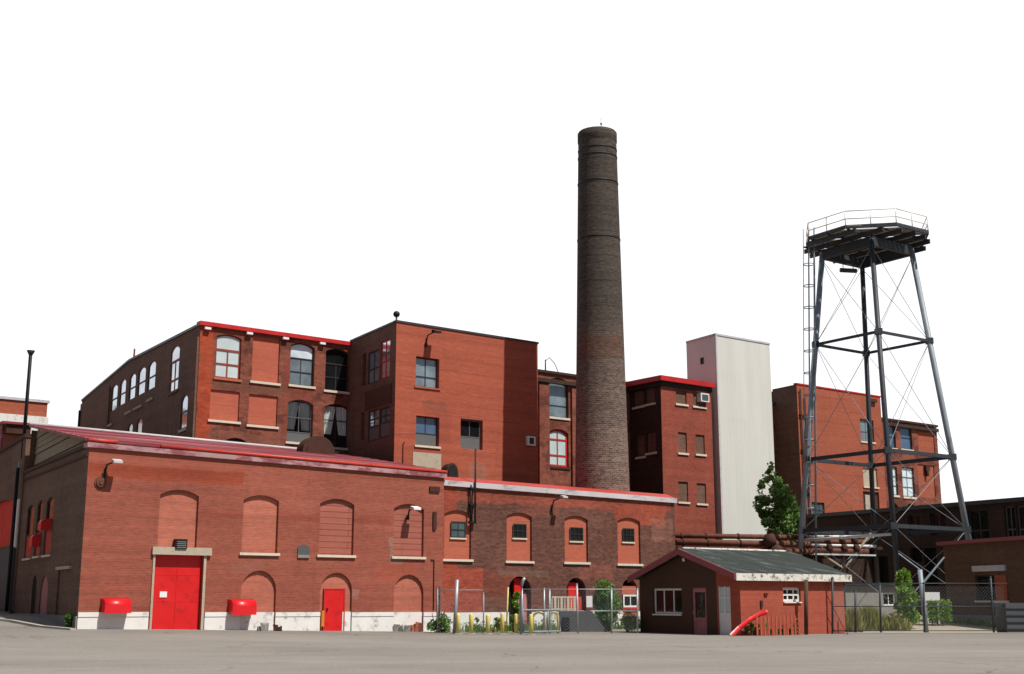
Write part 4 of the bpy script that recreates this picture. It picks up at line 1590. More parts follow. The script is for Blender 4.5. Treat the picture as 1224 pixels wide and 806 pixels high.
# ------------------------------------------------------------------ water tower
YT = 82.0
z1 = at(1041, 410, YT).z
z2 = at(1050, 548, YT).z
x1 = at(1043, 410, YT).x
x2 = at(1050, 548, YT).x
TX = (x1 + x2) / 2
PH = R(9.5)
zt = at(1034, 300, YT).z
zg = ground_z(TX, YT)
r1 = 65 * (at(1, 410, YT) - at(0, 410, YT)).x / math.cos(PH) * 1.0
r2 = 83 * (at(1, 548, YT) - at(0, 548, YT)).x / math.cos(PH) * 1.0
dirs = [Vector((math.cos(PH), -math.sin(PH), 0)), Vector((-math.sin(PH), -math.cos(PH), 0)),
        Vector((-math.cos(PH), math.sin(PH), 0)), Vector((math.sin(PH), math.cos(PH), 0))]


def rad(z):
    return r1 + (r2 - r1) * (z - z1) / (z2 - z1)


def leg(i, z):
    return Vector((TX, YT, z)) + dirs[i] * rad(z)


rt = thing('water_tower', (TX, YT, zg), 'tall four-legged steel water tower stand with a timber platform and no tank', 'water tower')
z3 = at(1060, 634, YT).z
for i in range(4):
    b = MB()
    b.tube([leg(i, zg - .2), leg(i, zt)], .19 if i in (0, 2) else .165, 12)
    b.build('leg', M['steel_grey' if i in (0, 2) else 'steel_dark'], rt)
    b = MB()
    f = leg(i, zg)
    b.box(f.x - .5, f.x + .5, f.y - .5, f.y + .5, zg - .3, zg + .35)
    b.build('footing', M['concrete'], rt)
for z, hh in ((z1, .17), (z2, .24), (z3, .24)):
    b = MB()
    for i in range(4):
        b.beam(leg(i, z), leg((i + 1) % 4, z), .14, hh)
        p = leg(i, z)
        b.box(p.x - .21, p.x + .21, p.y - .21, p.y + .21, z - .2, z + .2)
    b.build('strut_ring', M['steel_dark'], rt)
b = MB()
for za, zb in ((zt - .5, z1), (z1, z2), (z2, z3), (z3, zg + .6)):
    for i in range(4):
        j = (i + 1) % 4
        b.tube([leg(i, za), leg(j, zb)], .019, 5)
        b.tube([leg(j, za), leg(i, zb)], .019, 5)
b.build('tie_rods', M['steel_grey'], rt)
# raised access pipe frame and riser
b = MB()
b.tube([leg(2, z3) + Vector((.2, 0, -.6)), leg(1, z3 - .5)], .09, 8)
b.build('cross_pipe', M['silver'], rt)
b = MB()
for i in range(4):
    b.beam(leg(i, zt - .15), leg((i + 1) % 4, zt - .15), .22, .62)
b.build('girder_frame', M['steel_dark'], rt)
zd = zt + .55
ax = (dirs[0] - dirs[1]).normalized()
ay = (dirs[0] + dirs[1]).normalized()
RO = 74 * (at(1, 280, YT) - at(0, 280, YT)).x
b = MB()
C0 = Vector((TX, YT, 0))
for k in range(-3, 4):
    hw = math.sqrt(max(.1, RO ** 2 - (k * 1.2) ** 2)) * .96
    p = C0 + ax * k * 1.2 + Vector((0, 0, zt + .3))
    b.beam(p - ay * hw, p + ay * hw, .12, .3)
for k in range(-2, 3):
    hw = math.sqrt(max(.1, RO ** 2 - (k * 1.5) ** 2)) * .95
    p = C0 + ay * k * 1.5 + Vector((0, 0, zt + .5))
    b.beam(p - ax * hw, p + ax * hw, .1, .1)
b.build('deck_beams', M['steel_dark'], rt)
oct_ = [C0 + dirs[0] * (RO * .99 * math.cos(2 * math.pi * k / 8 + .37)) + dirs[3] * (RO * .99 * math.sin(2 * math.pi * k / 8 + .37)) for k in range(8)]
b = MB()
# planks with gaps, clipped to the octagon
NP = 26
for k in range(NP):
    y0 = -RO + 2 * RO * k / NP
    y1 = y0 + 2 * RO / NP * .86
    ym = (y0 + y1) / 2
    if k % 7 == 3:
        continue

    def half(yv):
        best = 0
        for q in range(60):
            xv = RO * q / 60
            pt = dirs[0] * xv + dirs[3] * yv
            if inside((pt.x, pt.y), [((v - C0).x, (v - C0).y) for v in oct_]):
                best = xv
        return best
    hx = half(ym)
    c = [C0 + dirs[0] * sx * hx + dirs[3] * yy + Vector((0, 0, zd + .1)) for sx, yy in ((-1, y0), (1, y0), (1, y1), (-1, y1))]
    b.box8(c + [p + Vector((0, 0, .07)) for p in c])
b.build('deck_planks', M['timber'], rt)
b = MB()
for k in range(8):
    p, q = oct_[k], oct_[(k + 1) % 8]
    b.beam(p + Vector((0, 0, zd + .08)), q + Vector((0, 0, zd + .08)), .1, .24)
b.build('deck_rim', M['steel_dark'], rt)
b = MB()
for k in range(8):
    p, q = oct_[k], oct_[(k + 1) % 8]
    for h_ in (.62, 1.15):
        b.tube([p + Vector((0, 0, zd + h_)), q + Vector((0, 0, zd + h_))], .035, 6)
    for f in (0, .5):
        m = p.lerp(q, f)
        b.tube([m + Vector((0, 0, zd)), m + Vector((0, 0, zd + 1.18))], .035, 6)
b.build('railing', M['frame_white'], rt)
# caged ladder beside the left leg
b = MB()
off = dirs[2] * .85
la = lambda z: Vector((TX, YT, z)) + dirs[2] * (rad(z) * .35 + rad(zt) * .65 + .55)
side = dirs[3] * .26
zz0, zz1 = zg + 3.0, zd + 1.2
for s_ in (-1, 1):
    b.tube([la(zz0) + side * s_, la(zz1) + side * s_], .05, 6)
n = int((zz1 - zz0) / .4)
for k in range(n):
    z = zz0 + k * .4
    b.tube([la(z) - side, la(z) + side], .025, 5)
lad = b.build('ladder', M['steel_grey'], rt)
b = MB()
n = int((zz1 - zz0 - 4) / 1.5)
for k in range(n):
    z = zz0 + 4 + k * 1.5
    c = la(z)
    ring = [c + dirs[2] * (.36 - .36 * math.cos(math.pi * 2 * q / 12)) + dirs[3] * (.36 * math.sin(math.pi * 2 * q / 12)) for q in range(13)]
    b.tube(ring, .035, 5, cap=False)
for q in (3, 6, 9):
    o_ = dirs[2] * (.36 - .36 * math.cos(math.pi * 2 * q / 12)) + dirs[3] * (.36 * math.sin(math.pi * 2 * q / 12))
    b.tube([la(zz0 + 4) + o_, la(zz1) + o_], .03, 5)
b.build('safety_cage', M['steel_grey'], lad)
b = MB()
p, q = at(1004, 323, YT + 1), at(1024, 324, YT + 1)
b.tube([p, q], .16, 8)
for f in (.2, .8):
    m = p.lerp(q, f)
    b.tube([m, m + Vector((0, 0, 1.2))], .03, 5)
b.build('hanging_pipe', M['steel_dark'], rt)

# ------------------------------------------------------------------ K: long dark shed on the right
k0 = at(965, 624, 102.5)
K = Wall(k0.xy, L)
rk = thing('long_dark_shed', (k0.x, k0.y, .5), 'long low dark brown shed behind the water tower, seen on its shaded side', 'shed')
ZK = K.hit(1100, 609)[1]
for px in ((1157.5, 609, 1181.5, 645), (1201, 605, 1213.5, 645), (1215.5, 604, 1236, 645), (1112, 613, 1130, 640), (1085, 615, 1100, 640), (1062, 618, 1074, 640)):
    window(K, px, rk, None, .2, 2, (.3,), 'steel_dark' if px[0] < 1190 else 'frame_grey', 'glass_dark', .1, .08, 'stone', 0)
for px in ((1050, 665, 1062, 700), (1088, 655, 1102, 672), (1105, 655, 1120, 700)):
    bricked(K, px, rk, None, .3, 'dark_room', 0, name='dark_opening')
b = MB()
wall_mesh(b, K, [(0, -.2), (34, -.2), (34, ZK), (0, ZK)])
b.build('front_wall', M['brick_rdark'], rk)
b = MB()
b.wbox(K, -.1, 34, ZK, ZK + .28, -1, .25)
b.build('roof_edge', M['steel_dark'], rk)
kb = -K.n
b = MB()
q = [K.pt(0, 0), K.pt(34, 0), K.pt(34, 0) + kb * 12, K.pt(0, 0) + kb * 12]
for i, j in ((1, 2), (2, 3), (3, 0)):
    b.face([Vector((q[i].x, q[i].y, -.2)), Vector((q[j].x, q[j].y, -.2)), Vector((q[j].x, q[j].y, ZK)), Vector((q[i].x, q[i].y, ZK))])
b.build('rear_wall', M['brick_rdark'], rk)
b = MB()
b.face([Vector((p.x, p.y, ZK + .1)) for p in q])
b.build('roof', M['tar'], rk)

# ------------------------------------------------------------------ pipe rack between the boiler house and the tower
lowp = at(806, 638.5, 84)
LS = Wall(lowp.xy, (.97, .24))
rl = thing('low_brick_shed', LS.pt(0, 0), 'low dark brown brick shed behind the rusted pipes and the gatehouse roof', 'shed')
sl1 = LS.hit(1048, 640)[0]
zl = lowp.z - .9
b = MB()
wall_mesh(b, LS, [(-4, -.2), (sl1, -.2), (sl1, zl), (-4, zl)], [])
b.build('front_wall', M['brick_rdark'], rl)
b = MB()
q = [LS.pt(-4, 0), LS.pt(sl1, 0), LS.pt(sl1, 0, -7), LS.pt(-4, 0, -7)]
for i, j in ((1, 2), (2, 3), (3, 0)):
    b.face([Vector((q[i].x, q[i].y, -.2)), Vector((q[j].x, q[j].y, -.2)), Vector((q[j].x, q[j].y, zl)), Vector((q[i].x, q[i].y, zl))])
b.build('rear_wall', M['brick_rdark'], rl)
b = MB()
b.box8([v + Vector((0, 0, zl + d_)) for d_ in (0.002, .2) for v in (LS.pt(-4.2, 0, .3), LS.pt(sl1 + .2, 0, .3), LS.pt(sl1 + .2, 0, -7.2), LS.pt(-4.2, 0, -7.2))])
b.build('roof', M['rust_dark'], rl)
PR = Wall(LS.pt(0, 0, 2.5).xy, (.97, .24))
lab = ['uppermost of the rusted pipes running behind the gatehouse', 'second rusted pipe from the top behind the gatehouse', 'lowest rusted pipe just above the gatehouse roof']
for k, (ya, yb, r_) in enumerate(((640.5, 642.5, .16), (648.5, 651, .2), (657, 660, .17))):
    a0, za = PR.hit(806, ya)
    a1, zb = PR.hit(966, yb)
    t = thing('rusted_pipe', PR.pt((a0 + a1) / 2, za), lab[k], 'pipe', 'rusted pipes on the rack')
    b = MB()
    b.tube([PR.pt(a0, za, .3 * k), PR.pt(a1, zb, .3 * k)], r_, 12)
    b.build('pipe', M['rust'], t)
    b = MB()
    for f in (.05, .23, .47, .71, .93):
        c = PR.pt(a0 + (a1 - a0) * f, za + (zb - za) * f, .3 * k)
        b.tube([c - PR.d * .06, c + PR.d * .06], r_ + .04, 12)
    b.build('flange', M['rust_dark'], t)
lab = ['upper white-lagged pipe with rusted bands crossing behind the water tower leg', 'lower white-lagged pipe with rusted bands crossing behind the water tower leg']
for k, (ya, yb) in enumerate(((641.5, 642), (652, 653.5))):
    a0, za = PR.hit(963, ya)
    a1, zb = PR.hit(1044, yb)
    t = thing('lagged_pipe', PR.pt((a0 + a1) / 2, za), lab[k], 'pipe', 'white pipes on the rack')
    b = MB()
    b.tube([PR.pt(a0, za, .3 * k), PR.pt(a1, zb, .3 * k)], .1, 10)
    b.tube([PR.pt(a0, za - .34, .3 * k), PR.pt(a1 - .6, zb - .34, .3 * k)], .17, 10)
    b.build('pipe', [M['silver'], M['rust']], t)
    for p_ in t.children[0].data.polygons:
        if p_.index >= len(t.children[0].data.polygons) // 2:
            p_.material_index = 1
    for f in (.3, .52, .7):
        b = MB()
        c = PR.pt(a0 + (a1 - a0) * f, za - .2, .3 * k)
        b.tube([c - PR.d * .17, c + PR.d * .17], .3, 10)
        b.build('pipe_saddle', M['rust_dark'], t)
t = thing('pipe_trestle', PR.pt(PR.hit(1000, 700)[0], .4), 'steel trestle with diagonal braces carrying the pipes beside the water tower', 'trestle')
b = MB()
a0, a1 = PR.hit(966, 664)[0], PR.hit(1042, 664)[0]
zz = PR.hit(1000, 663)[1]
b.beam(PR.pt(a0, zz, .4), PR.pt(a1, zz - .05, .4), .3, .1)
b.build('beam', M['silver'], t)
b = MB()
am = PR.hit(1006, 690)[0]
b.beam(PR.pt(am, .2, .4), PR.pt(am, zz - .06, .4), .2, .2)
b.build('post', M['rust_dark'], t)
b = MB()
zb_ = PR.hit(1006, 680)[1]
b.beam(PR.pt(am, zb_, .4), PR.pt(a0 + .9, zz - .05, .4), .1, .1)
b.beam(PR.pt(am, zb_, .4), PR.pt(a1 - .2, zz + 1.4, .4), .1, .1)
b.build('brace', M['lintel'], t)
a, z = PR.hit(920, 652)
t = thing('pipe_valve', PR.pt(a, z), 'dark bulky rusted valve on the pipes behind the gatehouse roof', 'valve')
b = MB()
b.lathe(PR.pt(a, z - 1.0, .9), [(.15, 0), (.42, .15), (.5, .5), (.42, .85), (.2, 1.0)], 14)
b.lathe(PR.pt(a - .35, z - .1, .8), [(.15, 0), (.4, .12), (.45, .4), (.3, .75), (.12, .85), (.12, 1.0), (.3, 1.02), (.3, 1.08)], 14)
b.build('valve_body', M['rust_dark'], t)

# ------------------------------------------------------------------ G: small brick building on the right
g0 = at(1127, 652, 76)
G = Wall(g0.xy, (.27, -.963))
rg = thing('brown_brick_annex', (g0.x, g0.y, .5), 'small shaded brown brick building at the right edge with a maroon roof edge', 'building')
ZG = g0.z
a0, a1, z0, z1 = G.rect(1166, 681, 1204, 718)
amid = G.hit(1190, 700)[0]
window(G, None, rg, None, .2, 2, (.8,), 'frame_dark', 'glass_dark', .08, .05, 'stone', .14, rect=(a0, amid, z0, z1 - .3), over=.1)
b = MB()
b.wbox(G, amid + .003, a1, z0, z1 - .3, .003, .05)
b.build('red_board', M['brick_e'], rg)
b = MB()
q = G.rect(1164, 676, 1203, 683)
b.wbox(G, q[0], q[1], q[2], q[3], .003, .14)
b.build('lintel', M['flashing_grey'], rg)
b = MB()
b.wbox(G, amid - .1, a1 + .1, z0 - .137, z0 - .003, .004, .1)
b.build('sill', M['stone'], rg)
b = MB()
wall_mesh(b, G, [(0, 0), (12, 0), (12, ZG), (0, ZG)])
b.build('front_wall', M['brick_g'], rg)
b = MB()
b.wbox(G, 0, 12, -.2, .78, .004, .07)
b.build('plinth', M['concrete'], rg)
b = MB()
q = [G.pt(-.25, 0, .3), G.pt(12.3, 0, .3), G.pt(12.3, 0, -9), G.pt(-.25, 0, -9)]
b.box8([v + Vector((0, 0, ZG + .002)) for v in q] + [v + Vector((0, 0, ZG + .2)) for v in q])
b.build('roof', M['maroon'], rg)
b = MB()
q = [G.pt(0, 0), G.pt(12, 0), G.pt(12, 0, -8.7), G.pt(0, 0, -8.7)]
for i, j in ((1, 2), (2, 3), (3, 0)):
    ln = (q[j] - q[i]).length
    b.face([Vector((q[i].x, q[i].y, 0)), Vector((q[j].x, q[j].y, 0)), Vector((q[j].x, q[j].y, ZG)), Vector((q[i].x, q[i].y, ZG))], [(0, 0), (ln, 0), (ln, ZG), (0, ZG)])
b.build('rear_wall', M['brick_g'], rg)
# pale hut with a window, between the shed and the fence
hp = at(1010, 700, 80)
HU = Wall(hp.xy, (.9, .43))
ru = thing('grey_hut', HU.pt(0, .5), 'low grey hut with a small white window behind the weeds at the water tower foot', 'hut')
s1 = HU.hit(1078, 720)[0]
b = MB()
zh = HU.hit(1040, 700)[1]
hr = HU.rect(1056, 709, 1071, 724)
window(HU, None, ru, None, .12, 2, (), 'frame_white', 'glass_dark', .08, .05, 'stone', 0, rect=hr)
wall_mesh(b, HU, [(0, 0), (s1, 0), (s1, zh), (0, zh)])
b.build('front_wall', M['concrete'], ru)
b = MB()
q = [HU.pt(-.2, 0, .25), HU.pt(s1 + .2, 0, .25), HU.pt(s1 + .2, 0, -3), HU.pt(-.2, 0, -3)]
b.box8([v + Vector((0, 0, zh + .002)) for v in q] + [v + Vector((0, 0, zh + .12)) for v in q])
b.build('roof', M['steel_dark'], ru)
b = MB()
q = [HU.pt(0, 0), HU.pt(s1, 0), HU.pt(s1, 0, -2.8), HU.pt(0, 0, -2.8)]
for i, j in ((1, 2), (2, 3), (3, 0)):
    b.face([Vector((q[i].x, q[i].y, 0)), Vector((q[j].x, q[j].y, 0)), Vector((q[j].x, q[j].y, zh)), Vector((q[i].x, q[i].y, zh))])
b.build('rear_wall', M['concrete'], ru)

# ------------------------------------------------------------------ gatehouse
gc = at(884, 692, 60.5)
GW, GS = Wall(gc.xy, (.55, -.835)), Wall(gc.xy, (.835, .55))
gl = GW.hit(765, 730)[0]
rgh = thing('gatehouse', (gc.x, gc.y, 0), 'small brick gatehouse with a dark gable front and a grey shingled roof', 'gatehouse')
za = GW.hit(819, 661)[1]
ze = gc.z + .1
ap = GW.hit(819, 661)[0]
LG = GS.hit(1009, 720)[0]
sp = GW.hit(857, 720)[0]
window(GW, (780.5, 703.5, 815, 734), rgh, None, .12, 3, (), 'frame_white', 'glass_dark', .1, .07, 'frame_white', .1, over=.0)
# front door
a0, a1, z0, z1 = GW.rect(827.5, 703, 844.5, 757)
GW.holes.append((outline(a0, a1, -.1, z1), .15))
b = MB()
zl_ = z0 + (z1 - z0) * .34
for u0, u1, v0, v1 in ((a0, a0 + .14, -.1, z1), (a1 - .14, a1, -.1, z1), (a0 + .14, a1 - .14, z1 - .2, z1), (a0 + .14, a1 - .14, zl_ - .1, zl_), (a0 + .14, a1 - .14, -.1, .25)):
    b.wbox(GW, u0, u1, v0, v1, -.14, -.06)
b.wbox(GW, a0 + .14, a1 - .14, .25, zl_ - .1, -.14, -.1)
dr = b.build('door', M['pink_paint'], rgh)
b = MB()
b.wbox(GW, a0 + .14, a1 - .14, zl_, z1 - .2, -.13, -.11)
b.build('pane', M['glass_dark'], dr)
b = MB()
b.wbox(GW, a0 + .04, a0 + .08, .95, 1.1, -.06, .0)
b.build('handle', M['galv'], dr)
# side light panel beside the door
a0, a1, z0, z1 = GW.rect(858.5, 701, 873.5, 757)
GW.holes.append((outline(a0, a1, -.1, z1), .12))
b = MB()
b.wbox(GW, a0, a1, -.1, 1.05, -.11, -.05)
for u in (a0, (a0 + a1) / 2 - .04, a1 - .08):
    b.wbox(GW, u, u + .08, 1.05, z1, -.11, -.05)
b.wbox(GW, a0 + .08, (a0 + a1) / 2 - .04, 1.72, 1.79, -.1, -.052)
b.wbox(GW, (a0 + a1) / 2 + .04, a1 - .08, 1.72, 1.79, -.1, -.052)
pn = b.build('sidelight', M['frame_white'], rgh)
b = MB()
b.wbox(GW, a0 + .02, a1 - .02, 1.06, z1 - .02, -.1, -.085)
b.build('pane', M['glass_pale'], pn)
b = MB()
hz = [h for h in GW.holes if max(p[0] for p in h[0]) < sp]
zs = ze + (za - ze) * (0 - sp) / (0 - ap)
wall_mesh(b, GW, [(gl, -.3), (sp, -.3), (sp, zs), (ap, za), (gl, ze)], hz)
b.build('gable_wall', M['siding_dark'], rgh)
b = MB()
hz = [h for h in GW.holes if max(p[0] for p in h[0]) > sp]
wall_mesh(b, GW, [(sp, -.3), (0, -.3), (0, ze), (sp, zs)], hz, .004)
b.build('porch_wall', M['brick_gate'], rgh)
window(GS, (936, 702.5, 957, 719.5), rgh, None, .1, 3, (.5,), 'frame_white', 'glass_dark', .12, .08, 'frame_white', .08, over=0)
b = MB()
wall_mesh(b, GS, [(0, -.3), (LG, -.3), (LG, ze), (0, ze)])
b.build('side_wall', M['brick_gate'], rgh)
b = MB()
fl, fr = GW.pt(gl, 0), GW.pt(0, 0)
ex = GS.d * LG
for p, q in ((fl, fl + ex), (fl + ex, fr + ex)):
    ln = (q - p).length
    b.face([Vector((p.x, p.y, -.3)), Vector((q.x, q.y, -.3)), Vector((q.x, q.y, ze)), Vector((p.x, p.y, ze))], [(0, -.3), (ln, -.3), (ln, ze), (0, ze)])
m = GW.pt(ap, 0) + ex
b.face([Vector((*(fl + ex).xy, ze)), Vector((*(fr + ex).xy, ze)), Vector((m.x, m.y, za))], [(0, 0), (8, 0), (4, 2)])
b.build('rear_wall', M['brick_gate'], rgh)
# roof planes with overhang
ov, oe = .45, .7
slope_r = (za - ze) / (0 - ap)
slope_l = (za - ze) / (ap - gl)
fA = GW.pt(ap, za + .08, ov)
fR = GW.pt(.2, za + .08 - slope_r * (.2 - ap), ov)
fL = GW.pt(gl - .35, za + .08 - slope_l * (ap - gl + .35), ov)
exr = GS.d * (LG + ov + .35)
up = Vector((0, 0, .14))
for nm, p, q in (('right', fR, fA), ('left', fA, fL)):
    b = MB()
    b.box8([p, p + exr, q + exr, q, p + up, p + exr + up, q + exr + up, q + up])
    b.build('roof', M['shingle'], rgh)
b = MB()
for p, q in ((fR, fA), (fA, fL)):
    o_ = GW.n * .06
    dn = Vector((0, 0, -.17))
    b.box8([p + dn + o_, q + dn + o_, q + dn + GW.n * .003, p + dn + GW.n * .003, p + up + o_, q + up + o_, q + up + GW.n * .003, p + up + GW.n * .003])
b.build('bargeboard', M['maroon'], rgh)
b = MB()
o_ = GS.n * .07
dn = Vector((0, 0, -.2))
p, q = fR + GS.n * .003, fR + exr + GS.n * .003
b.box8([p + dn + o_, q + dn + o_, q + dn, p + dn, p + up + o_, q + up + o_, q + up, p + up])
b.build('eave_fascia', M['peel_white'], rgh)
b = MB()
p, q = fA + up, fA + exr + up
b.tube([p + GS.d * .3, q - GS.d * .4], .06, 8)
b.build('ridge_cap', M['peel_white'], rgh)
a, z = GW.hit(819, 669)
t = thing('gable_light', GW.pt(a, z), 'tiny pale lamp under the peak of the gatehouse gable', 'light')
b = MB()
b.lathe(GW.pt(a, z - .1, .1), [(.03, 0), (.08, .05), (.08, .14), (.03, .2)], 10)
b.build('bulb', M['white_sign'], t)
b = MB()
b.wbox(GW, a - .06, a + .06, z + .08, z + .2, .003, .12)
b.build('mount', M['steel_dark'], t)
for px, lab in (((913, 709, 917, 712), 'tiny dark vent high on the gatehouse side wall'), ((908.5, 718, 911, 726), 'narrow dark socket box on the gatehouse side wall')):
    a0, a1, z0, z1 = GS.rect(*px)
    b = MB()
    b.wbox(GS, a0, a1, z0, z1, .003, .07)
    o = b.build('wall_box', M['rust_dark'], None)
    on_base(o, GS.pt(a0, z0))
    tag(o, lab, 'wall box')
# red curved chute leaning against the side wall
pts = [at(875, 759, 59.6), at(885, 750, 59.9), at(897, 741, 60.1), (at(908, 734.5, 60.4)), at(917, 731.5, 60.6)]
pts[0].z = .03
b = MB()
crv = []
for i in range(len(pts) - 1):
    for f in (0, .5):
        crv.append(pts[i].lerp(pts[i + 1], f))
crv.append(pts[-1])
crs = Vector((.35, .94, 0)).normalized()
rows = []
for i, p in enumerate(crv):
    d = (crv[min(i + 1, len(crv) - 1)] - crv[max(0, i - 1)]).normalized()
    nrm = d.cross(crs).normalized()
    if nrm.z < 0:
        nrm = -nrm
    rows.append([p + crs * u * .2 + nrm * v * .75 for u, v in ((-1, .13), (-.85, .02), (0, -.06), (.85, .02), (1, .13), (1, .05), (.85, -.06), (0, -.13), (-.85, -.06), (-1, .05))])
for i in range(len(rows) - 1):
    for k in range(10):
        k2 = (k + 1) % 10
        b.face([rows[i][k], rows[i][k2], rows[i + 1][k2], rows[i + 1][k]], smooth=False)
b.face(rows[0])
b.face(rows[-1][::-1])
o = b.build('red_chute', M['red_hood'], None)
on_base(o, pts[0])
tag(o, 'curved bright red plastic chute rising from the asphalt to the gatehouse side wall', 'chute')
# low red picket fence along the side wall
FPk = Wall(GS.pt(0, 0, .75).xy, GS.d.xy)
pa, pb = FPk.hit(904, 745)[0], FPk.hit(954, 745)[0]
t = thing('picket_fence', FPk.pt(pa, 0), 'low faded red picket fence along the gatehouse side wall', 'fence')
b = MB()
for z in (.3, .72):
    b.wbox(FPk, pa, pb, z, z + .06, 0, .03)
b.build('rail', M['brick_gate'], t)
for k in range(12):
    a = pa + (pb - pa) * k / 11
    b = MB()
    h = .9 + random.uniform(-.08, .08)
    b.extrude([FPk.pt(a - .05, 0, .035), FPk.pt(a + .05, 0, .035), FPk.pt(a + .05, h, .035), FPk.pt(a, h + .08, .035), FPk.pt(a - .05, h, .035)], FPk.n * .025)
    b.build('picket', M['brick_gate'], t)


def post(px, py0, py1, Y, r_, mat, name, label, cat, group=None, lean=0, cap=False, px1=None):
    p = at(px, py1, Y)
    q = at(px if px1 is None else px1, py0, Y)
    gz = ground_z(p.x, Y)
    b = MB()
    b.tube([(p.x, Y, gz - .05), (q.x, Y, q.z)], r_, 12)
    if cap:
        b.lathe((q.x, Y, q.z - .03), [(r_ + .012, 0), (r_ + .012, .05), (.01, .1)], 12)
    o = b.build(name, M[mat], None)
    on_base(o, (p.x, Y, gz))
    tag(o, label, cat, group)
    return o


# ------------------------------------------------------------------ yellow bollards
bl = [(547.5, 734, 'cream'), (563, 734, ''), (583, 735, ''), (600.5, 733, ''), (617, 734, ''), (634.8, 734.5, '')]
labs = ['yellow bollard beside the leaning pale pole, leftmost of the row', 'yellow bollard, second from the left, before the white wall base', 'yellow bollard, third from the left, before the white wall base',
        'yellow bollard left of the thin ivy-wrapped pole', 'yellow bollard just left of the curved fence post', 'yellow bollard in front of the green-framed gate, rightmost of the row']
for (px, py, _), lb in zip(bl, labs):
    Y = 61.5 if px > 630 else 63
    p = at(px, 757, Y)
    q = at(px, py, Y)
    t = thing('bollard', (p.x, Y, 0), lb, 'bollard', 'yellow bollards before the brick wall')
    b = MB()
    b.lathe((p.x, Y, -.1), [(.1, 0), (.1, q.z + .03), (.08, q.z + .09), (.02, q.z + .12)], 14)
    b.build('tube', M['yellow'], t)
    b = MB()
    b.lathe((p.x, Y, 0), [(.24, -.05), (.24, .03), (.14, .05)], 14)
    b.build('base_collar', M['concrete'], t)
for px0, px1, lb in ((637, 651.5, 'wide cream hoop barrier behind the gate'), (657, 667, 'narrow cream hoop barrier behind the gate')):
    Y = 65
    p, q = at(px0, 740, Y), at(px1, 740, Y)
    tz = at(px0, 732, Y).z
    b = MB()
    rr = (q.x - p.x) / 2
    arc = [Vector((p.x, Y, -.05)), Vector((p.x, Y, tz - rr))] + [Vector((p.x + rr - rr * math.cos(math.pi * k / 8), Y, tz - rr + rr * math.sin(math.pi * k / 8))) for k in range(1, 8)] + [Vector((q.x, Y, tz - rr)), Vector((q.x, Y, -.05))]
    b.tube(arc, .06, 8)
    o = b.build('hoop_barrier', M['yellow'], None)
    on_base(o, (p.x, Y, 0))
    tag(o, lb, 'barrier', 'cream hoop barriers')

# ------------------------------------------------------------------ chain-link fences
def chain(b, p, q, z0, z1, sp=.16, r_=.0022):
    """real diagonal wires between two ground points"""
    p, q = Vector(p), Vector(q)
    d = q - p
    Ln = d.length
    d.normalize()
    h = z1 - z0
    n = int((Ln + h) / sp)
    for k in range(n):
        s0 = k * sp - h
        for sg in (1, -1):
            a, c = (s0, s0 + h)
            za_, zb_ = (z0, z1) if sg == 1 else (z1, z0)
            if a < 0:
                za_ += (zb_ - za_) * (-a / h)
                a = 0
            if c > Ln:
                zb_ -= (zb_ - za_) * ((c - Ln) / (c - a)) if c > a else 0
                c = Ln
            if c - a < .02:
                continue
            A_, B_ = p + d * a, p + d * c
            o_ = Vector((-d.y, d.x, 0)) * r_
            A_, B_ = Vector((A_.x, A_.y, za_)), Vector((B_.x, B_.y, zb_))
            e = (B_ - A_).normalized().cross(Vector((-d.y, d.x, 0))) * r_
            for u, v in ((e, o_), (o_, -e), (-e, -o_), (-o_, e)):
                b.face([A_ + u, B_ + u, B_ + v, A_ + v])


def fence(name, label, posts, Y, rails, z0, z1, mat='galv', wires=True, r_=.045):
    """posts: list of (px at foot, py top, px at top or None)"""
    p0 = at(posts[0][0], 757, Y)
    t = thing(name, (p0.x, Y, ground_z(p0.x, Y)), label, 'fence')
    xs = []
    for px, py, pt in posts:
        p = at(px, 757, Y)
        q = at(pt or px, py, Y)
        xs.append(p.x)
        b = MB()
        g_ = ground_z(p.x, Y)
        b.tube([(p.x, Y, g_ - .05), (q.x, Y, q.z)], r_, 10)
        b.lathe((q.x, Y, q.z - .02), [(r_ + .008, 0), (r_ + .008, .04), (.01, .07)], 10)
        b.build('post', M[mat], t)
    for py in rails:
        pa, pb = at(posts[0][0], py, Y), at(posts[-1][0], py, Y)
        b = MB()
        b.tube([pa, pb], .02, 8)
        b.build('rail', M[mat], t)
    if wires:
        b = MB()
        g_ = ground_z((xs[0] + xs[-1]) / 2, Y)
        chain(b, (xs[0], Y, 0), (xs[-1], Y, 0), g_ + z0, g_ + z1)
        b.build('wire_mesh', M['galv'], t)
    return t


fence('chain_link_fence', 'chain-link fence with pale rails in front of the dark brick building, left of the gatehouse',
      [(624, 704, None), (650.5, 704, None), (657, 705, None), (690.7, 699, 689.5), (731, 704, None), (762, 704, None)], 64.5, (704.5, 730.5), .05, 2.1)
fence('chain_link_fence', 'low dim chain-link fence in front of the red painted wall corner',
      [(523, 703, None), (545, 704, None), (578, 709, None)], 65.2, (705.5,), .05, 2.0, 'steel_grey', True, .035)
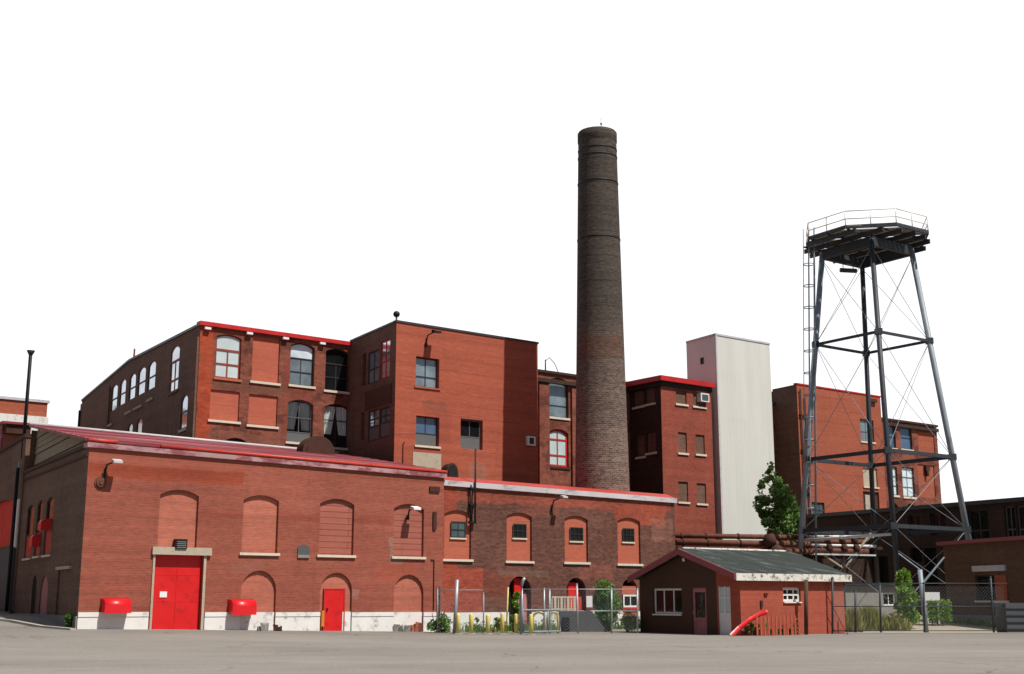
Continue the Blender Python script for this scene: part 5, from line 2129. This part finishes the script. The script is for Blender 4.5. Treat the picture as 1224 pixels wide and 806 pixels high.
# green-framed gate leaf standing open
GY = 62.6
t = thing('wire_gate', at(624.5, 757, GY) * 1.0, 'green-grey framed wire gate behind the last yellow bollard', 'gate')
t.location.z = 0
b = MB()
pa, pb, zt_ = at(625.5, 757, GY), at(670, 757, GY + 1.0), at(640, 729.5, GY).z
pa.z = pb.z = .12
up = Vector((0, 0, zt_ - .12))
b.tube([pa, pa + up, pb + up, pb, pa], .05, 8)
b.tube([pa.lerp(pb, .66), pa.lerp(pb, .66) + up], .04, 8)
b.build('gate_frame', M['steel_grey'], t)
b = MB()
chain(b, pa, pb, .15, zt_, .12)
b.build('wire_mesh', M['galv'], t)
# tall curved post, leaning pole, thin mossy pole
p, q = at(622, 757, 62.9), at(624, 691, 62.9)
b = MB()
b.tube([(p.x, 62.9, -.05), (p.x + .02, 62.9, 1.7), (p.x + .08, 62.9, 2.4), (q.x + .05, 62.9, q.z - .12), (q.x + .14, 62.9, q.z)], .075, 12)
o = b.build('fence_post', M['galv'], None)
on_base(o, (p.x, 62.9, 0))
tag(o, 'tall galvanised post with a bent tip in front of the first dark archway', 'post')
post(543, 693, 757, 63.4, .09, 'galv', 'leaning_pole', 'thick pale grey pole leaning slightly to the right in front of the red painted wall', 'pole', None, px1=546.5)
post(605, 702, 757, 63.6, .035, 'yellow', 'garden_stake', 'thin yellowish stake standing between two bollards', 'stake', px1=607.5)
post(963.5, 693, 756, 62.2, .1, 'bark', 'wooden_post', 'weathered brown wooden post beside the gatehouse side wall', 'post')
p = post(524, 701, 755, 65.4, .1, 'rust_dark', 'drain_pipe', 'dark short upright pipe at the joint of the two front buildings, above the shrub', 'pipe')
# white notice on the fence
p0, p1 = at(701, 726, 64.4), at(708, 712.5, 64.4)
b = MB()
b.box(p0.x, p1.x, 64.4, 64.43, p0.z, p1.z)
o = b.build('notice_board', M['white_sign'], None)
on_base(o, p0)
tag(o, 'blank white notice board fixed to the chain-link fence', 'notice board')
# dark grey ramp with a pale balustrade behind the fence
RY = 67.5
t = thing('loading_ramp', (at(690, 757, RY).x, RY, 0), 'dark grey sloped loading ramp with a cream railing behind the chain-link fence', 'ramp')
b = MB()
c = [at(669, 757, RY), at(728, 757, RY), at(708, 731, RY), at(669, 731, RY)]
for v in c[:2]:
    v.z = -.1
b.extrude(c, Vector((0, 2.6, 0)))
b.build('ramp_body', M['concrete_dark'], t)
b = MB()
p = at(690, 757, RY - .35)
b.box(p.x - .75, p.x - .4, RY - .25, RY - .02, .0, .75)
b.build('meter_post', M['steel_black'], t)
b = MB()
zr0, zr1 = at(680, 731, RY).z, at(680, 714, RY).z
xa, xb = at(660, 720, RY).x, at(691, 720, RY).x
for k in range(9):
    x = xa + (xb - xa) * k / 8
    b.beam((x, RY + .3, zr0 - (0 if x > c[0].x else .4)), (x, RY + .3, zr1), .12 if k % 2 else .06, .12 if k % 2 else .06)
b.beam((xa, RY + .3, zr1), (xb, RY + .3, zr1), .1, .09)
b.beam((xa, RY + .3, zr0 + .12), (xb, RY + .3, zr0 + .12), .08, .07)
b.build('balustrade', M['stone'], t)

# right-hand fence along the yard edge
fence('chain_link_fence', 'long chain-link fence along the yard edge between the gatehouse and the right-hand gate',
      [(995, 691, None), (1022.5, 706, None), (1053, 698, 1051.5), (1105, 697, 1104), (1188, 690, 1184), (1204, 721, None)], 63.5, (697.5, 725, 754), .05, 2.3, 'steel_dark', True, .05)
# big gate post with V arms
t = thing('gate_post', (at(1106, 757, 64.2).x, 64.2, 0), 'thick grey post with a V-shaped barbed wire arm in the right-hand fence', 'post')
b = MB()
p, q = at(1107.5, 757, 64.2), at(1099.5, 681, 64.2)
b.tube([(p.x, 64.2, -.05), (q.x, 64.2, q.z)], .12, 12)
b.build('post', M['steel_grey'], t)
b = MB()
b.beam(at(1104, 697, 64.2), at(1129, 666, 64.2), .05, .05)
b.beam(q, at(1074, 662, 66), .05, .05)
b.build('arm', M['steel_grey'], t)
# grey cabinet at the right edge
p0, p1 = at(1204.5, 756, 63.2), at(1240, 721, 63.2)
t = thing('grey_cabinet', (p0.x, 63.2, 0), 'dark grey louvred metal cabinet at the right edge of the yard', 'cabinet')
b = MB()
b.box(p0.x, p1.x, 63.2, 64.6, .0, p1.z)
b.build('cabinet_body', M['concrete_dark'], t)
b = MB()
for k in range(4):
    zz = p1.z * (.15 + .22 * k)
    b.box(p0.x + .03, p1.x - .03, 63.16, 63.198, zz, zz + .04)
b.build('ledge', M['steel_dark'], t)
# white board and small white can behind the fence
p0, p1 = at(1106, 718, 72), at(1123, 708, 72)
b = MB()
b.box(p0.x, p1.x, 72, 72.05, p0.z, p1.z)
b.beam((p0.x + .1, 72.1, .3), (p0.x + .1, 72.1, p1.z), .08, .08)
b.beam((p1.x - .1, 72.1, .3), (p1.x - .1, 72.1, p1.z), .08, .08)
o = b.build('sign_board', M['white_sign'], None)
on_base(o, (p0.x, 72, .3))
tag(o, 'blank white board above the clipped green hedge', 'sign board')

# ------------------------------------------------------------------ kerbs and edges
def strip(name, pts, w_, h_, mat):
    b = MB()
    for i in range(len(pts) - 1):
        p, q = Vector(pts[i]), Vector(pts[i + 1])
        d = (q - p)
        d.z = 0
        d.normalize()
        s_ = Vector((-d.y, d.x, 0)) * w_
        b.box8([p, q, q + s_, p + s_] + [v + Vector((0, 0, h_)) for v in (p, q, q + s_, p + s_)])
    o = b.build(name, M[mat], None)
    o['kind'] = 'structure'
    return o


xs = [at(1012, 757, 63.0).x + 1.2 * k for k in range(12)]
strip('kerb', [(x, 62.7, ground_z(x, 62.7) - .05) for x in xs], .3, .13, 'kerb')
lp = [(-18.6, 54.9), (-20.5, 56.6), (-22.5, 58.2), (-25, 59.6), (-29, 61.0), (-36, 62.0)]
strip('kerb', [(x, y, ground_z(x, y) - .06) for x, y in lp], .25, .14, 'kerb')
b = MB()
x0, x1_ = at(1010, 757, 63.3).x, 60
N = 14
for k in range(N):
    for j in range(8):
        xa, xb = x0 + (x1_ - x0) * k / N, x0 + (x1_ - x0) * (k + 1) / N
        ya, yb = 63 + 3.0 * j, 66 + 3.0 * j
        b.face([(x, y, ground_z(x, y) + .02) for x, y in ((xa, ya), (xb, ya), (xb, yb), (xa, yb))])
o = b.build('gravel', M['gravel'], None)
o['kind'] = 'structure'

# ------------------------------------------------------------------ rubble by the wall
def rubble(px0, px1, ytop, Y, label, mat='concrete', n=3):
    p, q = at(px0, 754, Y), at(px1, 754, Y)
    zt_ = at(px0, ytop, Y).z
    b = MB()
    for k in range(n):
        cx = p.x + (q.x - p.x) * (k + .5) / n
        s_ = (q.x - p.x) / n * .5
        h = zt_ * random.uniform(.7, 1)
        g = lambda v: v + random.uniform(-.07, .07)
        gz = ground_z(cx, Y) - .05
        cs = [(g(cx + sx * s_), g(Y + sy * .2), gz) for sx, sy in ((-1, -1), (1, -1), (1, 1), (-1, 1))]
        b.box8(cs + [(g(c_[0]), g(c_[1]), g(h)) for c_ in cs])
    o = b.build('rubble', M[mat], None, recalc=True)
    on_base(o, (p.x, Y, ground_z(p.x, Y)))
    tag(o, label, 'rubble')


rubble(307, 318, 744, 60.2, 'chunk of broken grey concrete at the foot of the left bricked-up archway', n=2)
rubble(328, 337, 746, 60.9, 'small dark rubble heap right of the left bricked-up archway', 'rust_dark', 2)
rubble(472, 489, 745, 66.0, 'grey broken base blocks at the foot of the right bricked-up archway', 'concrete', 3)
rubble(490, 503, 744, 66.6, 'reddish broken bricks at the foot of the right bricked-up archway', 'brick_fill', 4)

# ------------------------------------------------------------------ plants
def leaves(b, c, rx_, ry_, rz_, n, size, up=.3, hollow=.35):
    c = Vector(c)
    for _ in range(n):
        while True:
            v = Vector((random.uniform(-1, 1), random.uniform(-1, 1), random.uniform(-1, 1)))
            if hollow < v.length < 1 + random.uniform(-.15, .1):
                break
        b.leaf(c + Vector((v.x * rx_, v.y * ry_, v.z * rz_)), size, up)


def shrub(name, px0, px1, ytop, Y, label, mat, cat='shrub', clumps=7, n=90, size=.16, ybot=757, depth=.6, group=None, spiky=0):
    p, q = at(px0, ybot, Y), at(px1, ybot, Y)
    zt_ = at((px0 + px1) / 2, ytop, Y).z
    cx = (p.x + q.x) / 2
    gz = ground_z(cx, Y)
    W_ = q.x - p.x
    H_ = zt_ - gz
    t = thing(name, (cx, Y, gz), label, cat, group)
    b = MB()
    for k in range(max(2, clumps // 2)):
        a = random.uniform(-.4, .4)
        b.tube([(cx + a * W_ * .5, Y, gz - .05), (cx + a * W_ * .7, Y + random.uniform(-.1, .1), gz + H_ * .4), (cx + a * W_, Y + random.uniform(-.2, .2), gz + H_ * .8)], .025, 5, r2=.008)
    b.build('stem', M['bark'], t)
    b = MB()
    if spiky >= 1:      # tall grass: upright blades
        for k in range(int(n * clumps / 3)):
            a = random.uniform(-1, 1)
            h = H_ * random.uniform(.35, 1.0) * (1 - .3 * a * a)
            p0 = Vector((cx + a * W_ * .5, Y + random.uniform(-1, 1) * depth, gz - .02))
            tip = p0 + Vector((random.gauss(0, .16), random.gauss(0, .16), h))
            wv = Vector((random.uniform(.015, .035), random.uniform(-.02, .02), 0))
            mid_ = p0.lerp(tip, .55) + Vector((0, 0, .05))
            b.face([p0 - wv, p0 + wv, mid_ + wv * .8, mid_ - wv * .8])
            b.face([mid_ - wv * .8, mid_ + wv * .8, tip])
        clumps = clumps // 4
    for k in range(clumps):
        f = random.random()
        zc = gz + H_ * (.15 + .75 * f)
        ww = W_ * .5 * (1 - .55 * f)
        c = (cx + random.uniform(-.7, .7) * ww, Y + random.uniform(-.5, .5) * depth, zc)
        r_ = W_ * random.uniform(.16, .28)
        leaves(b, c, r_, r_, r_ * random.uniform(.8, 1.3), n, size, .3 + spiky, .1)
    b.build('foliage', M[mat], t, merge=False)
    return t


shrub('shrub', 508, 541, 727, 65.6, 'dense green shrub at the joint of the two front buildings', 'leaf', n=120, clumps=9, size=.15)
shrub('climbing_plant', 609, 623, 704, 66.5, 'bright green climbing plant in the first dark archway', 'leaf_bright', 'climber', n=200, clumps=16, size=.17, depth=.5)
shrub('climbing_plant', 704, 745, 694, 68.6, 'tall loose green climber on the dark brick wall left of the gatehouse', 'leaf_shrub', 'climber', n=170, clumps=26, size=.17, depth=.9)
shrub('shrub', 739, 768, 729, 66.5, 'low green shrub behind the fence at the gatehouse left corner', 'leaf_shrub', n=110, clumps=7, size=.14)
shrub('shrub', 560, 578, 738, 66.0, 'small green weed clump behind the second and third bollards', 'leaf_shrub', n=60, clumps=4, size=.13)
shrub('shrub', 587, 600, 736, 66.2, 'small dull green weed clump behind the fourth bollard', 'weed', n=70, clumps=5, size=.13)
shrub('shrub', 643, 664, 737, 66.8, 'dull green weed clump behind the hoop barriers', 'leaf_shrub', n=60, clumps=5, size=.13)
shrub('tall_shrub', 1070, 1101, 679, 70.0, 'tall bright green bush at the foot of the water tower', 'leaf_bright', n=200, clumps=26, size=.19, depth=1.2, ybot=752)
shrub('weed_clump', 1008, 1028, 722, 66.5, 'yellow-green weeds right of the gatehouse', 'weed', 'weeds', n=200, clumps=14, size=.2, spiky=1.2, group='weeds at the tower foot')
shrub('weed_clump', 1026, 1051, 719, 68.0, 'yellow-green weeds behind the thin white-footed fence post', 'weed', 'weeds', n=200, clumps=16, size=.2, spiky=1.2, group='weeds at the tower foot')
shrub('weed_clump', 1053, 1085, 733, 68.0, 'short dry weeds under the tall bright bush', 'weed', 'weeds', n=180, clumps=14, size=.2, spiky=1.2, group='weeds at the tower foot')
shrub('shrub', 887, 905, 735, 61.3, 'dark shrub behind the red chute', 'leaf', n=80, clumps=5, size=.13)
shrub('shrub', 72, 97, 735, 56.6, 'low green weed at the left corner of the red wall', 'leaf_shrub', n=70, clumps=6, size=.13, ybot=748)
# flower-bed plants before the picket fence, each its own
for k in range(9):
    px = 893 + k * 7.2 + random.uniform(-1, 1)
    shrub('garden_plant', px - 3.5, px + 3.5, 744 + random.uniform(-4, 4), 60.4 + .17 * k, 'small yellow-green plant in the bed by the gatehouse picket fence', 'leaf_bright' if k % 2 else 'weed', 'plant', n=60, clumps=4, size=.1, group='plants along the picket fence', depth=.2, spiky=.8)
# clipped hedge
p, q = at(1106, 745, 72.5), at(1133, 718, 72.5)
t = thing('hedge', ((p.x + q.x) / 2, 72.5, .4), 'clipped bright green hedge left of the brown brick building', 'hedge')
b = MB()
for _ in range(2600):
    b.leaf((random.uniform(p.x, q.x), 72.5 + random.uniform(-.6, .6), random.uniform(.5, q.z) + random.uniform(-.05, .08)), .14, .4)
b.build('foliage', M['leaf_bright'], t, merge=False)
b = MB()
for k in range(5):
    x = p.x + (q.x - p.x) * (k + .5) / 5
    b.tube([(x, 72.5, .3), (x, 72.5, q.z - .2)], .03, 5)
b.build('stem', M['bark'], t)
b = MB()
for _ in range(2500):
    s_ = random.uniform(-.5, 11)
    w = G.pt(s_, 0, random.uniform(.3, .9))
    b.leaf((w.x, w.y, ground_z(w.x, w.y) + random.uniform(.02, .32)), .15, .6)
o = b.build('ground_cover', M['leaf'], None, merge=False)
o['kind'] = 'stuff'

# ragged weeds growing out of the wall foot behind the fence
b = MB()
for _ in range(1500):
    s_ = random.choice((1.5, 3.2, 4.4, 5.5, 7.6, 9.6, 11.5, 13.2, 14.8)) + random.gauss(0, .5)
    w = B.pt(s_, 0, random.uniform(.25, 1.6))
    h = random.uniform(.12, .55)
    p0 = Vector((w.x, w.y, ground_z(w.x, w.y) - .02))
    tip = p0 + Vector((random.gauss(0, .1), random.gauss(0, .1), h))
    wv = Vector((random.uniform(.02, .04), random.uniform(-.02, .02), 0))
    b.face([p0 - wv, p0 + wv, tip])
    if random.random() < .5:
        b.leaf(tip, .12, .4)
o = b.build('weeds', M['leaf_shrub'], None, merge=False)
o['kind'] = 'stuff'

# tree in front of the white tower
tx = at(934, 640, 90)
rtree = thing('leafy_tree', (tx.x, 90, .4), 'green broad-leaved tree in front of the white clad tower', 'tree')
top = at(922, 556, 90).z
b = MB()
base = Vector((tx.x, 90, .3))
b.tube([base, base + Vector((.1, 0, 3)), base + Vector((-.2, .1, 6.2)), Vector((at(923, 560, 90).x, 90, top - .8))], .22, 10, r2=.04)
tips = []
for k in range(16):
    f = random.uniform(.3, .95)
    z = .3 + (top - .3) * f
    ang = random.uniform(0, 2 * math.pi)
    ln = 2.3 * (1.15 - f) + .3
    p = base + Vector((-.25 * f, 0, z - .3))
    q = p + Vector((math.cos(ang) * ln, math.sin(ang) * ln, ln * .55))
    b.tube([p, p.lerp(q, .5) + Vector((0, 0, -.08)), q], .06, 6, r2=.015)
    tips.append(q)
b.build('trunk', M['bark'], rtree)
b = MB()
rows = [(922, 562, 3), (921, 573, 4), (914, 580, 4), (927, 577, 6), (925, 590, 8), (934, 588, 8), (910, 596, 4), (918, 600, 8), (932, 602, 11), (942, 600, 9), (908, 608, 4),
        (912, 616, 7), (924, 614, 9), (938, 613, 11), (949, 612, 8), (913, 626, 6), (929, 626, 9), (943, 625, 11), (953, 625, 7), (920, 633, 4), (936, 634, 11), (950, 636, 9), (944, 642, 10), (930, 641, 8)]
for px, py, rp in rows:
    for s_ in range(2):
        c = at(px + random.uniform(-5, 4), py + random.uniform(-4, 4), 90 + random.uniform(-1.8, 1.8))
        r_ = rp * 90 / 1500 * 1.0
        leaves(b, c, r_, r_, r_ * .9, int(36 + 16 * rp), .24, .2, .15)
for px, py in ((921, 555), (922, 558), (914, 572), (908, 588), (904, 598), (903, 603), (906, 610), (917, 566), (924, 566)):
    c = at(px, py, 90)
    leaves(b, c, .22, .22, .3, 24, .2, .4, 0)
b.build('crown', M['leaf'], rtree, merge=False)

# ------------------------------------------------------------------ sky and sun
SUN_EL = R(58)
SUN_AZ = math.atan2(.8, -.6)      # clockwise from +Y
wld = bpy.data.worlds.new('World')
scn.world = wld
wld.use_nodes = True
nt = wld.node_tree
nt.nodes.clear()
out = nt.nodes.new('ShaderNodeOutputWorld')
bg = nt.nodes.new('ShaderNodeBackground')
sky = nt.nodes.new('ShaderNodeTexSky')
sky.sky_type = 'NISHITA'
sky.sun_disc = False
sky.sun_elevation = SUN_EL
sky.sun_rotation = SUN_AZ
sky.air_density = 1.0
sky.dust_density = 1.5
bg.inputs[1].default_value = .05
tc = nt.nodes.new('ShaderNodeTexCoord')
# white cloud bank added to whiten the view, swung left to fill shaded walls
dot = nt.nodes.new('ShaderNodeVectorMath')
dot.operation = 'DOT_PRODUCT'
nt.links.new(tc.outputs['Generated'], dot.inputs[0])
dot.inputs[1].default_value = Vector((-.22, .95, .12)).normalized()
nz = nt.nodes.new('ShaderNodeTexNoise')
nz.inputs['Scale'].default_value = 2.2
nz.inputs['Detail'].default_value = 7
nt.links.new(tc.outputs['Generated'], nz.inputs['Vector'])
ad = nt.nodes.new('ShaderNodeMath')
ad.operation = 'MULTIPLY_ADD'
nt.links.new(nz.outputs[0], ad.inputs[0])
ad.inputs[1].default_value = .4
nt.links.new(dot.outputs['Value'], ad.inputs[2])
mr = nt.nodes.new('ShaderNodeMapRange')
nt.links.new(ad.outputs[0], mr.inputs[0])
mr.inputs[1].default_value = .62
mr.inputs[2].default_value = .85
mx = nt.nodes.new('ShaderNodeMix')
mx.data_type = 'RGBA'
nt.links.new(mr.outputs[0], mx.inputs[0])
nt.links.new(sky.outputs[0], mx.inputs[6])
mx.inputs[7].default_value = (21.0, 21.0, 21.5, 1)
nt.links.new(mx.outputs[2], bg.inputs[0])
nt.links.new(bg.outputs[0], out.inputs[0])

sd_ = bpy.data.lights.new('sun', 'SUN')
sd_.energy = 5.0
sd_.angle = R(.53)
sd_.color = (1, .95, .88)
so = bpy.data.objects.new('sun', sd_)
COL.objects.link(so)
sv = Vector((math.sin(SUN_AZ) * math.cos(SUN_EL), math.cos(SUN_AZ) * math.cos(SUN_EL), math.sin(SUN_EL)))
so.rotation_euler = sv.to_track_quat('Z', 'Y').to_euler()
so.location = (40, -20, 60)

scn.view_settings.view_transform = 'Standard'
scn.view_settings.look = 'None'
scn.view_settings.exposure = .12
scn.view_settings.gamma = 1
scn.view_settings.use_curve_mapping = False
scn.render.engine = 'CYCLES'
scn.cycles.use_denoising = True
scn.cycles.max_bounces = 6
scn.cycles.transparent_max_bounces = 8
